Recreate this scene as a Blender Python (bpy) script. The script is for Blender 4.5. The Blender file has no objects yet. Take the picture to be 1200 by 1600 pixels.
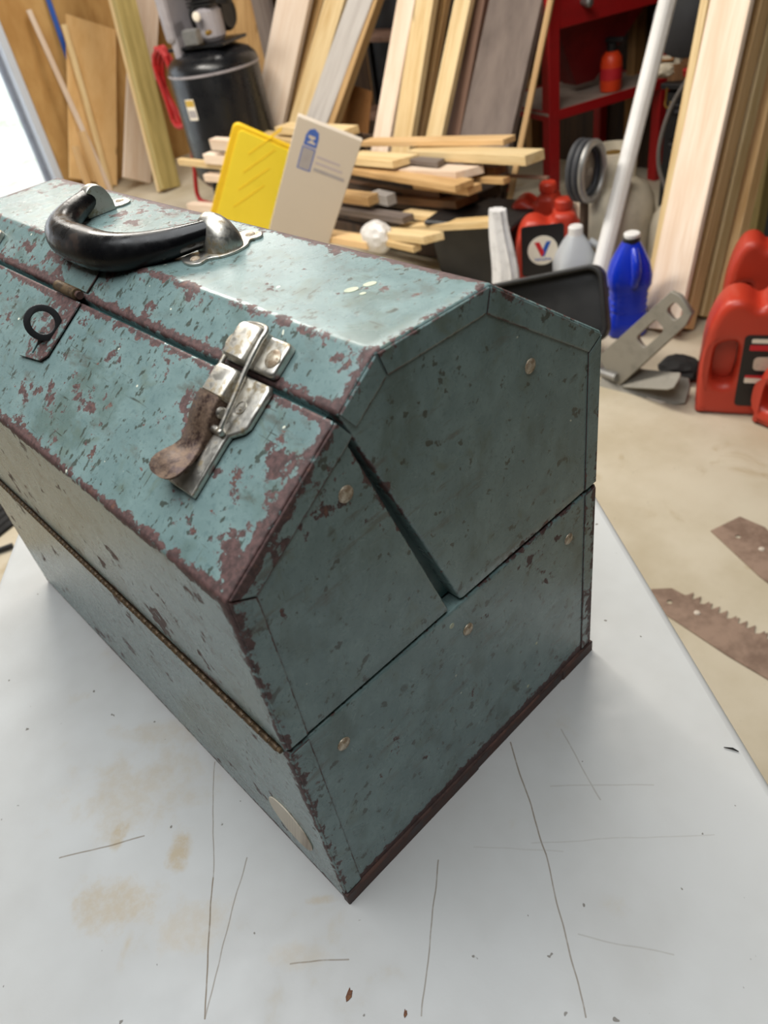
import bpy, bmesh, math, random
from mathutils import Vector, Matrix
random.seed(7)
SC = bpy.context.scene
COL = SC.collection

# ------------------------------------------------------------------ camera
CAM = Vector((0.24031, -0.08385, 0.54181))
FPX = 1166.0
ROT = ((0.687889, 0.710399, -0.148801), (0.378920, -0.526348, -0.761168), (-0.619054, 0.467216, -0.631254))
cam_d = bpy.data.cameras.new('camera'); cam_o = bpy.data.objects.new('camera', cam_d); COL.objects.link(cam_o)
cam_d.sensor_fit = 'VERTICAL'; cam_d.sensor_height = 36.0; cam_d.lens = FPX / 1600 * 36.0
right, down, fwd = (Vector(r) for r in ROT)
cam_o.matrix_world = Matrix.Translation(CAM) @ Matrix((right, -down, -fwd)).transposed().to_4x4()
cam_d.clip_start = 0.02
cam_d.dof.use_dof = True; cam_d.dof.focus_distance = 0.52; cam_d.dof.aperture_fstop = 9.5
SC.camera = cam_o

# ------------------------------------------------------------------ world, lights, exposure
wd = bpy.data.worlds.new('overcast_sky'); SC.world = wd; wd.use_nodes = True
wd.node_tree.nodes['Background'].inputs[0].default_value = (0.86, 0.93, 1.0, 1)
wd.node_tree.nodes['Background'].inputs[1].default_value = 2.2
def area(name, loc, target, sx, sy, power, col):
    l = bpy.data.lights.new(name, 'AREA'); l.shape = 'RECTANGLE'; l.size = sx; l.size_y = sy; l.energy = power; l.color = col
    o = bpy.data.objects.new(name, l); COL.objects.link(o); o.location = loc
    o.rotation_euler = (Vector(target) - Vector(loc)).to_track_quat('-Z', 'Y').to_euler()
    return o
area('ceiling_lamp_bench', (-0.18, -0.12, 1.72), (-0.18, -0.12, 0), 1.7, 1.2, 43, (0.95, 0.98, 1.0))
area('ceiling_lamp_store', (-1.25, 1.25, 1.70), (-1.25, 1.25, 0), 1.6, 0.4, 34, (1.0, 0.95, 0.86))
area('ceiling_lamp_rack', (-2.7, 1.0, 1.70), (-2.7, 1.0, 0), 1.6, 0.5, 86, (1.0, 0.95, 0.86))
area('added_fill_corner', (-4.1, 2.7, 1.70), (-4.1, 2.7, 0), 1.0, 0.4, 28, (1.0, 0.95, 0.88))  # unseen fill light, added to brighten the boards along the left wall
area('doorway_daylight', (-5.1, 0.4, 0.10), (0, 0.1, 0.1), 2.6, 1.5, 7, (0.86, 0.94, 1.0))
SC.view_settings.view_transform = 'Standard'; SC.view_settings.look = 'None'
SC.view_settings.exposure = -0.25; SC.view_settings.gamma = 1.0; SC.view_settings.use_curve_mapping = False
SC.cycles.use_denoising = True; SC.cycles.use_adaptive_sampling = True; SC.cycles.adaptive_threshold = .02
SC.cycles.max_bounces = 6; SC.cycles.diffuse_bounces = 3; SC.cycles.glossy_bounces = 3; SC.cycles.caustics_reflective = False; SC.cycles.caustics_refractive = False

FLOOR = -0.74

# ------------------------------------------------------------------ survey helper: where a line of sight meets a plane
def at(p, v, ax='y'):
    r = right * ((p[0] - 600) / FPX) + down * ((p[1] - 800) / FPX) + fwd
    i = 'xyz'.index(ax)
    return CAM + r * ((v - CAM[i]) / r[i])
def px(P):
    d = Vector(P) - CAM
    return Vector((600 + FPX * d.dot(right) / d.dot(fwd), 800 + FPX * d.dot(down) / d.dot(fwd)))

# ------------------------------------------------------------------ materials
def lin(h):
    h = h.lstrip('#'); c = [int(h[i:i + 2], 16) / 255 for i in (0, 2, 4)]
    return tuple(x / 12.92 if x <= .04045 else ((x + .055) / 1.055) ** 2.4 for x in c) + (1,)
class NT:
    def __init__(s, name):
        s.m = bpy.data.materials.new(name); s.m.use_nodes = True; s.t = s.m.node_tree; s.b = s.t.nodes['Principled BSDF']
    def n(s, t, **k):
        x = s.t.nodes.new(t)
        for a, b in k.items(): setattr(x, a, b)
        return x
    def ln(s, a, sock):
        if a is None: return
        if hasattr(a, 'is_linked') or hasattr(a, 'links'): s.t.links.new(a, sock)
        else: sock.default_value = a
    def obj(s): return s.n('ShaderNodeTexCoord').outputs['Object']
    def attr(s, nm): return s.n('ShaderNodeAttribute', attribute_name=nm).outputs['Fac']
    def rnd(s): return s.n('ShaderNodeObjectInfo').outputs['Random']
    def mapv(s, v, scale=(1, 1, 1), rot=(0, 0, 0), loc=(0, 0, 0)):
        x = s.n('ShaderNodeMapping'); s.ln(v, x.inputs[0]); x.inputs[1].default_value = loc; x.inputs[2].default_value = rot; x.inputs[3].default_value = scale
        return x.outputs[0]
    def noise(s, v, scale, detail=4, rough=.5, dist=0, w=None):
        x = s.n('ShaderNodeTexNoise'); s.ln(v, x.inputs['Vector'])
        if w is not None: x.noise_dimensions = '4D'; s.ln(w, x.inputs['W'])
        x.inputs['Scale'].default_value = scale; x.inputs['Detail'].default_value = detail; x.inputs['Roughness'].default_value = rough; x.inputs['Distortion'].default_value = dist
        return x.outputs['Fac']
    def math(s, op, a, b=0.0, c=None):
        x = s.n('ShaderNodeMath', operation=op); s.ln(a, x.inputs[0]); s.ln(b, x.inputs[1])
        if c is not None: s.ln(c, x.inputs[2])
        return x.outputs[0]
    def vm(s, op, a, b=None):
        x = s.n('ShaderNodeVectorMath', operation=op); s.ln(a, x.inputs[0])
        if b is not None: s.ln(b, x.inputs[1])
        return x
    def step(s, v, lo, hi, a=0.0, b=1.0):
        x = s.n('ShaderNodeMapRange', interpolation_type='SMOOTHSTEP'); s.ln(v, x.inputs[0])
        s.ln(lo, x.inputs[1]); s.ln(hi, x.inputs[2]); s.ln(a, x.inputs[3]); s.ln(b, x.inputs[4])
        return x.outputs[0]
    def mix(s, f, a, b):
        x = s.n('ShaderNodeMix', data_type='RGBA'); s.ln(f, x.inputs[0]); s.ln(a, x.inputs[6]); s.ln(b, x.inputs[7]); return x.outputs[2]
    def bump(s, h, strength=.3, dist=.001):
        x = s.n('ShaderNodeBump'); s.ln(h, x.inputs['Height']); x.inputs['Strength'].default_value = strength; x.inputs['Distance'].default_value = dist
        s.t.links.new(x.outputs[0], s.b.inputs['Normal'])
    def out(s, col=None, rough=None, metal=None, spec=None):
        s.ln(col, s.b.inputs['Base Color']); s.ln(rough, s.b.inputs['Roughness']); s.ln(metal, s.b.inputs['Metallic'])
        s.ln(spec, s.b.inputs['Specular IOR Level'])
        return s.m

def plain(name, col, rough=.5, metal=0, var=.25, scale=14, dark=.55):
    t = NT(name); c = lin(col); n = t.noise(t.obj(), scale, 5, .6, w=t.rnd())
    d = tuple(x * dark for x in c[:3]) + (1,)
    col_ = t.mix(t.step(n, .45, .75, 0, var * 2), c, d)
    return t.out(col_, t.step(n, .3, .7, rough, min(1, rough + .15)), metal)

def wood(name, c1, c2, rough=.65, grain=26, ply=False):
    t = NT(name); o = t.obj(); w = t.math('MULTIPLY', t.rnd(), 20.0)
    v = t.mapv(o, (1, 1, .06 if not ply else .35))
    n = t.noise(v, grain, 5, .6, .6, w=w); n2 = t.noise(v, grain * 5, 3, .6, w=w)
    f = t.math('ADD', t.math('MULTIPLY', n, .7), t.math('MULTIPLY', n2, .3))
    col = t.mix(t.step(f, .38, .66), lin(c1), lin(c2))
    k = t.noise(t.mapv(o, (1, 1, .45)), 9, 2, .4, w=w)
    dk = tuple(x * .35 for x in lin(c2)[:3]) + (1,)
    col = t.mix(t.step(k, .72, .76, 0, .7), col, dk)
    r = t.rnd()
    hsv = t.n('ShaderNodeHueSaturation'); t.ln(t.step(r, 0.0, 1.0, .88, 1.08), hsv.inputs['Value']); t.ln(col, hsv.inputs['Color'])
    t.bump(f, .25, .002)
    return t.out(hsv.outputs[0], rough)

M = {}
M['pine'] = wood('pale_pine', '#e8cf9f', '#cfac74')
M['pinkpine'] = wood('pinkish_planed_pine', '#ecd9c6', '#dcc0a6')
M['whiteboard'] = wood('whitish_board', '#eae0d6', '#d6c8bc')
M['tan'] = wood('tan_wood', '#c8a472', '#a57f4e')
M['orange'] = wood('orange_pine', '#e2be8c', '#caa06a')
M['brown'] = wood('brown_wood', '#8d6541', '#6a482c')
M['treated'] = wood('treated_lumber', '#b9a468', '#94834c')
M['greyboard'] = wood('grey_weathered_board', '#7b7069', '#564a44', grain=12)
M['darkboard'] = wood('dark_weathered_board', '#786960', '#54463f', grain=4, ply=True)
M['redbrown'] = wood('reddish_brown_wood', '#8a6a58', '#6d4f41')
M['palegrey'] = wood('pale_grey_primed_board', '#c2bdb8', '#aba49f')
M['ply'] = wood('plywood_sheet', '#e6bf86', '#d3a566', grain=5, ply=True)
M['wallply'] = wood('wall_plywood', '#d6ab6c', '#b98a4c', grain=4, ply=True)
M['stud'] = wood('stud_wood', '#a9814f', '#7d5a34')
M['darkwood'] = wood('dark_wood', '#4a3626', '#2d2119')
M['black'] = plain('black_plastic', '#1c1c1d', .42, 0, .2)
M['blackpaint'] = plain('black_tank_paint', '#17181b', .22, 0, .15)
M['greypaint'] = plain('grey_cast_metal', '#a39ea3', .5, 0)
M['darkgrey'] = plain('dark_grey_plastic', '#3b3c40', .5)
M['redpaint'] = plain('red_machine_paint', '#a5161a', .38, 0, .2)
M['darkred'] = plain('dark_red_steel', '#7d1518', .45, 0, .3)
M['redjug'] = plain('red_jug_plastic', '#bd3a26', .32, 0, .12, 8)
M['redhose'] = plain('red_rubber_hose', '#b31f1f', .5)
M['bluejug'] = plain('blue_jug_plastic', '#1334c4', .25, 0, .15, 8)
M['blue'] = plain('blue_tape', '#2f5cb4', .5)
M['cream'] = plain('cream_tank_paint', '#cdc2ad', .5, 0, .25)
M['zinc'] = plain('zinc_steel', '#9b9a98', .38, .85)
M['pvc'] = plain('white_pvc', '#e4e2e0', .35, 0, .1)
M['whitecap'] = plain('white_cap', '#e8e6e4', .4, 0, .05)
M['yellow'] = plain('yellow_plastic', '#fbe235', .4, 0, .12, 10, .8)
M['yellowrim'] = plain('deep_yellow_plastic', '#efc414', .4, 0, .1)
M['card'] = plain('pale_grey_card', '#cfc4b6', .75, 0, .06, 6, .85)
M['cardboard'] = plain('brown_cardboard', '#9c6c3e', .85, 0, .2)
M['inkblue'] = plain('blue_print', '#4668b8', .7, 0, .1)
M['inkgrey'] = plain('grey_print', '#a9a3a4', .8, 0, .1)
M['inklilac'] = plain('faint_lilac_print', '#b9aeb4', .8, 0, .1)
M['orange_plastic'] = plain('orange_red_plastic', '#e2431a', .35, 0, .12)
M['label_black'] = plain('black_label', '#1b1719', .4, 0, .2)
M['label_white'] = plain('white_label', '#efe6d6', .5, 0, .06)
M['label_red'] = plain('red_label_print', '#c8202a', .5, 0, .1)
M['label_gold'] = plain('pale_label_print', '#cdbfae', .5, 0, .2, 120)
M['label_blue'] = plain('blue_label_print', '#1f57b0', .5, 0, .1)
M['label_yellow'] = plain('yellow_label', '#c9a642', .5, 0, .2)
M['steelgrey'] = plain('scuffed_grey_steel', '#8f8a80', .5, .25, .3, 20)
M['dust'] = plain('dusty_steel_shelf', '#a29488', .8, 0, .3)
M['trimwhite'] = plain('white_door_trim', '#cfd6e2', .4, 0, .08)
M['cord'] = plain('grey_cord', '#5d5650', .6)
M['foam'] = plain('white_plastic_film', '#dcd9d6', .3, 0, .15, 20)
M['brass'] = plain('brass_fitting', '#b4934c', .35, .9)
M['drip'] = plain('cream_paint_drip', '#b9bda4', .5, 0, .2, 200)
M['sole'] = plain('dark_rubber', '#151414', .8)
def translucent(name, col):
    t = NT(name); t.b.inputs['Transmission Weight'].default_value = .35; t.b.inputs['Subsurface Weight'].default_value = 0
    return t.out(lin(col), .35)
M['milky'] = translucent('milky_plastic', '#dfe4ea')

# rusty steel (saw blades, scuffs)
def rusty(name, c1, c2, rough=.6, metal=.35, sc=40):
    t = NT(name); o = t.obj(); n = t.noise(o, sc, 8, .65); n2 = t.noise(o, sc * 5, 3, .6)
    f = t.math('ADD', t.math('MULTIPLY', n, .7), t.math('MULTIPLY', n2, .3))
    t.bump(n2, .3, .0006)
    return t.out(t.mix(t.step(f, .38, .62), lin(c1), lin(c2)), t.step(f, .35, .65, rough - .12, rough + .2), metal)
M['sawsteel'] = rusty('rusty_saw_steel', '#7a6354', '#9a8170', .7, .1, 9)
M['rimrust'] = rusty('rusted_rim', '#3a2b28', '#5d4239', .6, .1, 30)
M['hinge'] = rusty('rusty_brass_hinge', '#3a2d20', '#6f5a40', .5, .5, 120)
M['leverrust'] = rusty('rusted_lever', '#3c2b27', '#75604f', .45, .5, 140)
M['rivet'] = rusty('tarnished_rivet', '#cbbfa9', '#8a7258', .4, .3, 260)
M['flake'] = rusty('rust_flake', '#5b3626', '#7d573c', .8, 0, 200)

def nickel():
    t = NT('worn_nickel'); o = t.obj()
    n = t.noise(o, 60, 6, .65); n2 = t.noise(o, 300, 4, .6)
    f = t.math('ADD', t.math('MULTIPLY', n, .65), t.math('MULTIPLY', n2, .35))
    c = t.mix(t.step(f, .50, .60), lin('#c9c5bc'), lin('#a3957c'))
    c = t.mix(t.step(f, .62, .68), c, lin('#4a3527'))
    t.bump(n2, .15, .0004)
    return t.out(c, t.step(f, .42, .64, .3, .62), t.step(f, .60, .68, .95, .3))
M['nickel'] = nickel()

def bakelite():
    t = NT('black_handle'); o = t.obj(); n = t.noise(o, 45, 6, .6); n2 = t.noise(t.mapv(o, (20, 120, 120)), 2, 3)
    c = t.mix(t.step(n, .60, .70, 0, .45), lin('#0e0e10'), lin('#43342b'))
    t.bump(n2, .1, .0005)
    return t.out(c, t.step(n, .4, .65, .20, .42), 0, .35)
M['grip'] = bakelite()

def paint(name='teal_enamel'):
    """old teal enamel over brown primer: worn along 'edge' (metres to the nearest fold), 'wear' sets how battered a face is"""
    t = NT(name); o = t.obj(); e = t.attr('edge'); wr = t.attr('wear')
    n1 = t.noise(o, 105, 7, .7); n2 = t.noise(t.mapv(o, (1, 1.5, 1.2), (.3, 0, .5)), 30, 5, .62); n3 = t.noise(o, 340, 3, .6); n4 = t.noise(t.mapv(o, loc=(3, 1, 7)), 42, 6, .62, .8); n5 = t.noise(t.mapv(o, loc=(1.7, 4, .3)), 9, 2, .5)
    teal = t.mix(t.step(n2, .35, .68), lin('#6c8281'), lin('#7b918f'))
    teal = t.mix(t.step(n4, .54, .74, 0, .55), teal, lin('#626b57'))           # olive grime
    teal = t.mix(t.step(n3, .54, .68, 0, .45), teal, lin('#52696a'))
    teal = t.mix(t.step(t.noise(t.mapv(o, (1, 1.6, .8), (.5, 0, 0), (6, 1, 2)), 17, 4, .6), .52, .68, 0, .5), teal, lin('#4c5b50'))
    pm = t.math('ADD', t.math('MULTIPLY', n1, .45), t.math('MULTIPLY', n2, .55))
    pm = t.math('ADD', pm, t.math('MULTIPLY', t.math('SUBTRACT', n5, .5), .30))
    lim = t.math('SUBTRACT', .664, t.math('MULTIPLY', wr, .112))
    patch = t.step(t.math('SUBTRACT', pm, lim), 0.0, .014)
    rag = t.math('ADD', t.math('MULTIPLY', t.math('SUBTRACT', n1, .47), .026), t.math('MULTIPLY', t.math('SUBTRACT', n3, .5), .006))
    rag = t.math('ADD', rag, t.math('MULTIPLY', t.math('SUBTRACT', n5, .5), .018))
    ew = t.math('SUBTRACT', t.math('ADD', rag, t.math('MULTIPLY', wr, .0048)), e)
    edge = t.math('MAXIMUM', t.step(ew, 0, .0010), t.step(t.math('SUBTRACT', .0013, e), 0, .0005))
    # flecks, pits and scratches
    fl = t.noise(t.mapv(o, (1.7, 1, 1), (.4, .2, .6)), 120, 4, .6)
    pits = t.math('MAXIMUM', t.math('MULTIPLY', t.step(t.math('ADD', fl, t.math('MULTIPLY', t.math('SUBTRACT', n4, .5), .25)), t.math('SUBTRACT', .648, t.math('MULTIPLY', wr, .045)), t.math('SUBTRACT', .678, t.math('MULTIPLY', wr, .055))), .8), t.math('MULTIPLY', t.step(t.math('ADD', t.noise(t.mapv(o, loc=(2, 7, 1)), 62, 6, .6), t.math('SUBTRACT', .035, t.math('MULTIPLY', wr, .07))), .65, .675), .85))
    sc1 = t.noise(t.mapv(o, (30, 900, 160), (.5, .3, .7)), .9, 2, .5); sc2 = t.noise(t.mapv(o, (700, 40, 60), (.2, .6, -.5)), .9, 2, .5)
    gate = t.step(n4, .46, .58)
    scr = t.math('MULTIPLY', t.math('MAXIMUM', t.step(sc1, .68, .71), t.step(sc2, .69, .72)), t.math('MULTIPLY', gate, .8))
    rust = t.math('MAXIMUM', patch, edge)
    rc = t.mix(t.step(n3, .35, .65), lin('#43312f'), lin('#604643'))
    rc = t.mix(t.step(n1, .60, .72, 0, .6), rc, lin('#8b5d46'))
    col = t.mix(t.math('MAXIMUM', pits, scr), teal, lin('#3a3d33'))
    sm = t.math('MULTIPLY', t.step(t.noise(t.mapv(o, (16, 16, 75), (0, .62, 0)), 1.7, 5, .66), .55, .68, 0, .6), t.step(n5, .4, .58))
    col = t.mix(sm, col, lin('#59564c'))
    col = t.mix(rust, col, rc)
    wsp = t.step(t.noise(t.mapv(o, loc=(9, 4, 2)), 140, 1, .4), .795, .81)
    col = t.mix(wsp, col, lin('#d5d7c4'))
    h = t.math('SUBTRACT', t.math('ADD', t.math('MULTIPLY', n3, .18), t.math('MULTIPLY', n2, .35)), t.math('MULTIPLY', t.math('MAXIMUM', rust, pits), .6))
    t.bump(h, .14, .0010)
    return t.out(col, t.step(t.math('ADD', rust, t.math('MULTIPLY', n4, .4)), .15, 1.1, .27, .64), 0, .5)
M['teal'] = paint()
M['tealplain'] = plain('dark_teal_lip', '#3c5c5b', .35, 0, .3, 60)

def badge():
    t = NT('worn_oval_transfer'); o = t.obj(); n = t.noise(t.mapv(o, (60, 1, 260), (0, .45, 0)), 1, 5, .6)
    return t.out(t.mix(t.step(n, .42, .62), lin('#d8cdbb'), lin('#a08f7c')), .6)
M['badge'] = badge()

# ------------------------------------------------------------------ mesh helpers
def link(name, me, mat, parent=None, mw=None, smooth=False):
    o = bpy.data.objects.new(name, me); COL.objects.link(o)
    if mat is not None and not me.materials: me.materials.append(M[mat] if isinstance(mat, str) else mat)
    if smooth:
        for p in me.polygons: p.use_smooth = True
    if parent is not None: o.parent = parent
    if mw is not None: o.matrix_local = mw
    return o
def tag(o, label, cat=None, group=None):
    o['label'] = label
    if cat: o['category'] = cat
    if group: o['group'] = group
    return o
def struct(o, label=None):
    o['kind'] = 'structure'
    if label: o['label'] = label
    return o
def thing(name, label, cat, loc=(0, 0, 0), rz=0, group=None, mw=None):
    o = bpy.data.objects.new(name, None); COL.objects.link(o); o.empty_display_size = .05
    if mw is not None: o.matrix_world = mw
    else: o.location = loc; o.rotation_euler = (0, 0, rz)
    return tag(o, label, cat, group)
def frame(o, x, y, z):
    return Matrix.Translation(Vector(o)) @ Matrix((Vector(x), Vector(y), Vector(z))).transposed().to_4x4()
def bm_mesh(bm, name='m'):
    bmesh.ops.recalc_face_normals(bm, faces=bm.faces)
    me = bpy.data.meshes.new(name); bm.to_mesh(me); bm.free(); return me
def bxb(bm, c, s, bev=0, mw=None, seg=1):
    r = bmesh.ops.create_cube(bm, size=1)
    vs = r['verts']; bmesh.ops.scale(bm, vec=s, verts=vs); bmesh.ops.translate(bm, vec=c, verts=vs)
    if bev:
        es = list({e for v in vs for e in v.link_edges})
        rr = bmesh.ops.bevel(bm, geom=es, offset=bev, segments=seg, affect='EDGES', profile=.5)
        vs = list({v for f in rr['faces'] for v in f.verts} | {v for v in vs if v.is_valid})
    if mw is not None: bmesh.ops.transform(bm, matrix=mw, verts=vs)
def box_mesh(s, bev=0, c=(0, 0, 0), seg=1):
    bm = bmesh.new(); bxb(bm, c, s, bev, seg=seg); return bm_mesh(bm)
def tube_bm(bm, pts, rad, sides=10, cap=True, closed=False):
    pts = [Vector(p) for p in pts]; n = len(pts)
    rad = rad if isinstance(rad, (list, tuple)) else [rad] * n
    rings = []; up = None
    for i, p in enumerate(pts):
        a = pts[(i - 1) % n] if (closed or i > 0) else p; b = pts[(i + 1) % n] if (closed or i < n - 1) else p
        d = (b - a).normalized()
        if up is None: up = d.orthogonal().normalized()
        up = (up - d * up.dot(d)).normalized(); s = d.cross(up)
        rings.append([bm.verts.new(p + (up * math.cos(2 * math.pi * k / sides) + s * math.sin(2 * math.pi * k / sides)) * rad[i]) for k in range(sides)])
    for i in range(n if closed else n - 1):
        A, B = rings[i], rings[(i + 1) % n]
        for k in range(sides): bm.faces.new((A[k], A[(k + 1) % sides], B[(k + 1) % sides], B[k]))
    if cap and not closed: bm.faces.new(rings[0][::-1]); bm.faces.new(rings[-1])
def tube_mesh(pts, rad, sides=10, closed=False):
    bm = bmesh.new(); tube_bm(bm, pts, rad, sides, closed=closed); return bm_mesh(bm)
def lathe_mesh(prof, sides=24, cap=True):
    bm = bmesh.new(); rings = []
    for r, z in prof: rings.append([bm.verts.new((r * math.cos(2 * math.pi * k / sides), r * math.sin(2 * math.pi * k / sides), z)) for k in range(sides)])
    for A, B in zip(rings, rings[1:]):
        for k in range(sides): bm.faces.new((A[k], A[(k + 1) % sides], B[(k + 1) % sides], B[k]))
    if cap:
        bm.faces.new(rings[0][::-1]); bm.faces.new(rings[-1])
    return bm_mesh(bm)
def spline(pts, n=6, closed=False):
    pts = [Vector(p) for p in pts]; out = []; N = len(pts)
    for i in range(N if closed else N - 1):
        g = lambda j: pts[j % N] if closed else pts[max(0, min(N - 1, j))]
        a, b, c, d = g(i - 1), g(i), g(i + 1), g(i + 2)
        for k in range(n):
            t = k / n
            out.append(.5 * ((2 * b) + (c - a) * t + (2 * a - 5 * b + 4 * c - d) * t * t + (3 * b - a - 3 * c + d) * t ** 3))
    if not closed: out.append(pts[-1])
    return out
def plate_mesh(loops, thick, bev=0, res=2):
    """flat plate (outline + holes, local XY), thick along Z, rounded rims"""
    cu = bpy.data.curves.new('p', 'CURVE'); cu.dimensions = '2D'; cu.fill_mode = 'BOTH'
    cu.extrude = max(thick / 2 - bev, 1e-5); cu.bevel_depth = bev; cu.bevel_resolution = res; cu.offset = -bev
    for lp in loops:
        s = cu.splines.new('POLY'); s.points.add(len(lp) - 1); s.use_cyclic_u = True
        for p, q in zip(s.points, lp): p.co = (q[0], q[1], 0, 1)
    o = bpy.data.objects.new('p', cu); COL.objects.link(o)
    me = bpy.data.meshes.new_from_object(o.evaluated_get(bpy.context.evaluated_depsgraph_get()))
    bpy.data.objects.remove(o); bpy.data.curves.remove(cu)
    bm = bmesh.new(); bm.from_mesh(me); bmesh.ops.remove_doubles(bm, verts=bm.verts, dist=1e-6); bm.to_mesh(me); bm.free()
    return me
def text_mesh(s, size, thick=.0004):
    cu = bpy.data.curves.new('t', 'FONT'); cu.body = s; cu.size = size; cu.extrude = thick; cu.align_x = 'CENTER'; cu.align_y = 'CENTER'
    o = bpy.data.objects.new('t', cu); COL.objects.link(o)
    me = bpy.data.meshes.new_from_object(o.evaluated_get(bpy.context.evaluated_depsgraph_get()))
    bpy.data.objects.remove(o); bpy.data.curves.remove(cu); return me
def rrect(w, h, r, cx=0, cy=0, n=4):
    out = []
    for sx, sy, a0 in ((1, -1, -90), (1, 1, 0), (-1, 1, 90), (-1, -1, 180)):
        for k in range(n + 1):
            a = math.radians(a0 + 90 * k / n); out.append((cx + sx * (w / 2 - r) + r * math.cos(a), cy + sy * (h / 2 - r) + r * math.sin(a)))
    return out
def circ(r, cx=0, cy=0, n=24, ry=None): return [(cx + r * math.cos(2 * math.pi * k / n), cy + (ry or r) * math.sin(2 * math.pi * k / n)) for k in range(n)]
def loft_mesh(rings, cap=True):
    bm = bmesh.new(); R_ = [[bm.verts.new(p) for p in r] for r in rings]; n = len(rings[0])
    for A, B in zip(R_, R_[1:]):
        for k in range(n): bm.faces.new((A[k], A[(k + 1) % n], B[(k + 1) % n], B[k]))
    if cap: bm.faces.new(R_[0][::-1]); bm.faces.new(R_[-1])
    return bm_mesh(bm)

# ================================================================== THE SETTING
XL, YB, XR, YF, ZC = -5.30, 3.60, 3.2, -3.4, 1.78
def concrete():
    t = NT('painted_concrete'); o = t.obj()
    n = t.noise(o, 3.2, 6, .6); n2 = t.noise(o, 14, 6, .62); n3 = t.noise(t.mapv(o, loc=(5, 2, 0)), 5.5, 5, .6, .6); n4 = t.noise(o, 60, 4, .6)
    c = t.mix(t.step(n, .35, .68), lin('#c6bba6'), lin('#b6a990'))
    c = t.mix(t.step(n3, .60, .72, 0, .6), c, lin('#9c855c'))
    c = t.mix(t.step(n2, .68, .76, 0, .5), c, lin('#8a734d'))
    c = t.mix(t.step(n4, .70, .76, 0, .5), c, lin('#6f5f48'))
    return t.out(c, t.step(n2, .35, .7, .5, .8))
bm = bmesh.new(); bxb(bm, ((XL + XR) / 2, (YB + YF) / 2, FLOOR - .05), (XR - XL + .3, YB - YF + .3, .1))
struct(link('floor', bm_mesh(bm), concrete()), 'beige stained concrete garage floor')
struct(link('ceiling', box_mesh((XR - XL + .3, YB - YF + .3, .08), 0, ((XL + XR) / 2, (YB + YF) / 2, ZC + .04)), plain('ceiling_board', '#70757a', .8)), 'board ceiling of the garage')
H_ = ZC - FLOOR; ZM = (ZC + FLOOR) / 2
wb = struct(link('wall_back', box_mesh((XR - XL + .3, .1, H_), 0, ((XL + XR) / 2, YB + .06, ZM)), 'darkwood'), 'dark board wall behind the stored lumber')
for i in range(8):
    x = -5.0 + i * .61
    link('stud', box_mesh((.04, .09, H_ - .02), .002, (x, YB - .04, ZM)), 'stud', wb)
struct(link('wall_right', box_mesh((.1, YB - YF, H_), 0, (XR + .05, (YB + YF) / 2, ZM)), plain('wall_right_board', '#232629', .8)), 'board wall on the right of the garage')
struct(link('wall_front', box_mesh((XR - XL, .1, H_), 0, ((XL + XR) / 2, YF - .05, ZM)), plain('wall_front_board', '#4c4c4c', .8)), 'board wall behind the viewer')
# left wall: plywood on both sides of the open doorway (y -1.2 .. 1.93)
DJ = 1.93
wl = struct(link('wall_left', box_mesh((.1, YB - DJ, H_), 0, (XL - .06, (YB + DJ) / 2, ZM)), 'wallply'), 'orange plywood wall beside the open doorway')
link('panel', box_mesh((.1, -1.2 - YF, H_), 0, (XL - .06, (-1.2 + YF) / 2, ZM)), 'wallply', wl)
link('header', box_mesh((.1, DJ + 1.2, .75), 0, (XL - .06, (DJ - 1.2) / 2, ZC - .375)), 'wallply', wl)
d1 = struct(link('trim_1', box_mesh((.16, .05, H_ - .76), .004, (XL - .02, DJ - .03, ZM - .38)), 'trimwhite'), 'white metal jamb of the open doorway')
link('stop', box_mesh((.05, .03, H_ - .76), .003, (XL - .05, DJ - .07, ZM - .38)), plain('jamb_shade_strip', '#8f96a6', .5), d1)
# outdoors
def outdoor():
    t = NT('yard_ground'); o = t.obj(); n = t.noise(o, 2.2, 6, .65); n2 = t.noise(o, 9, 5, .6)
    z = t.n('ShaderNodeSeparateXYZ'); t.ln(o, z.inputs[0])
    c = t.mix(t.step(n, .5, .66, 0, .6), lin('#e9ebe4'), lin('#b5c795'))
    c = t.mix(t.step(t.math('ADD', z.outputs[2], t.math('MULTIPLY', n2, .8)), .05, .5), c, t.mix(t.step(n2, .4, .6), lin('#7d6660'), lin('#a58f86')))
    return t.out(c, .9)
yb = bmesh.new(); N_ = 14; gv = {}
for i in range(N_ + 1):
    for j in range(N_ + 1):
        x = XL - .12 - 9 * i / N_; y = -2 + 8 * j / N_
        z = FLOOR - .02 + max(0, (i - 5)) * .17 + (.05 * math.sin(i * 2.1 + j * 1.7) if i > 1 else 0)
        gv[i, j] = yb.verts.new((x, y, z))
for i in range(N_):
    for j in range(N_): yb.faces.new((gv[i, j], gv[i + 1, j], gv[i + 1, j + 1], gv[i, j + 1]))
me = bm_mesh(yb); struct(link('ground_yard', me, outdoor(), smooth=True), 'bright sloping yard outside the open doorway')

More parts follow.
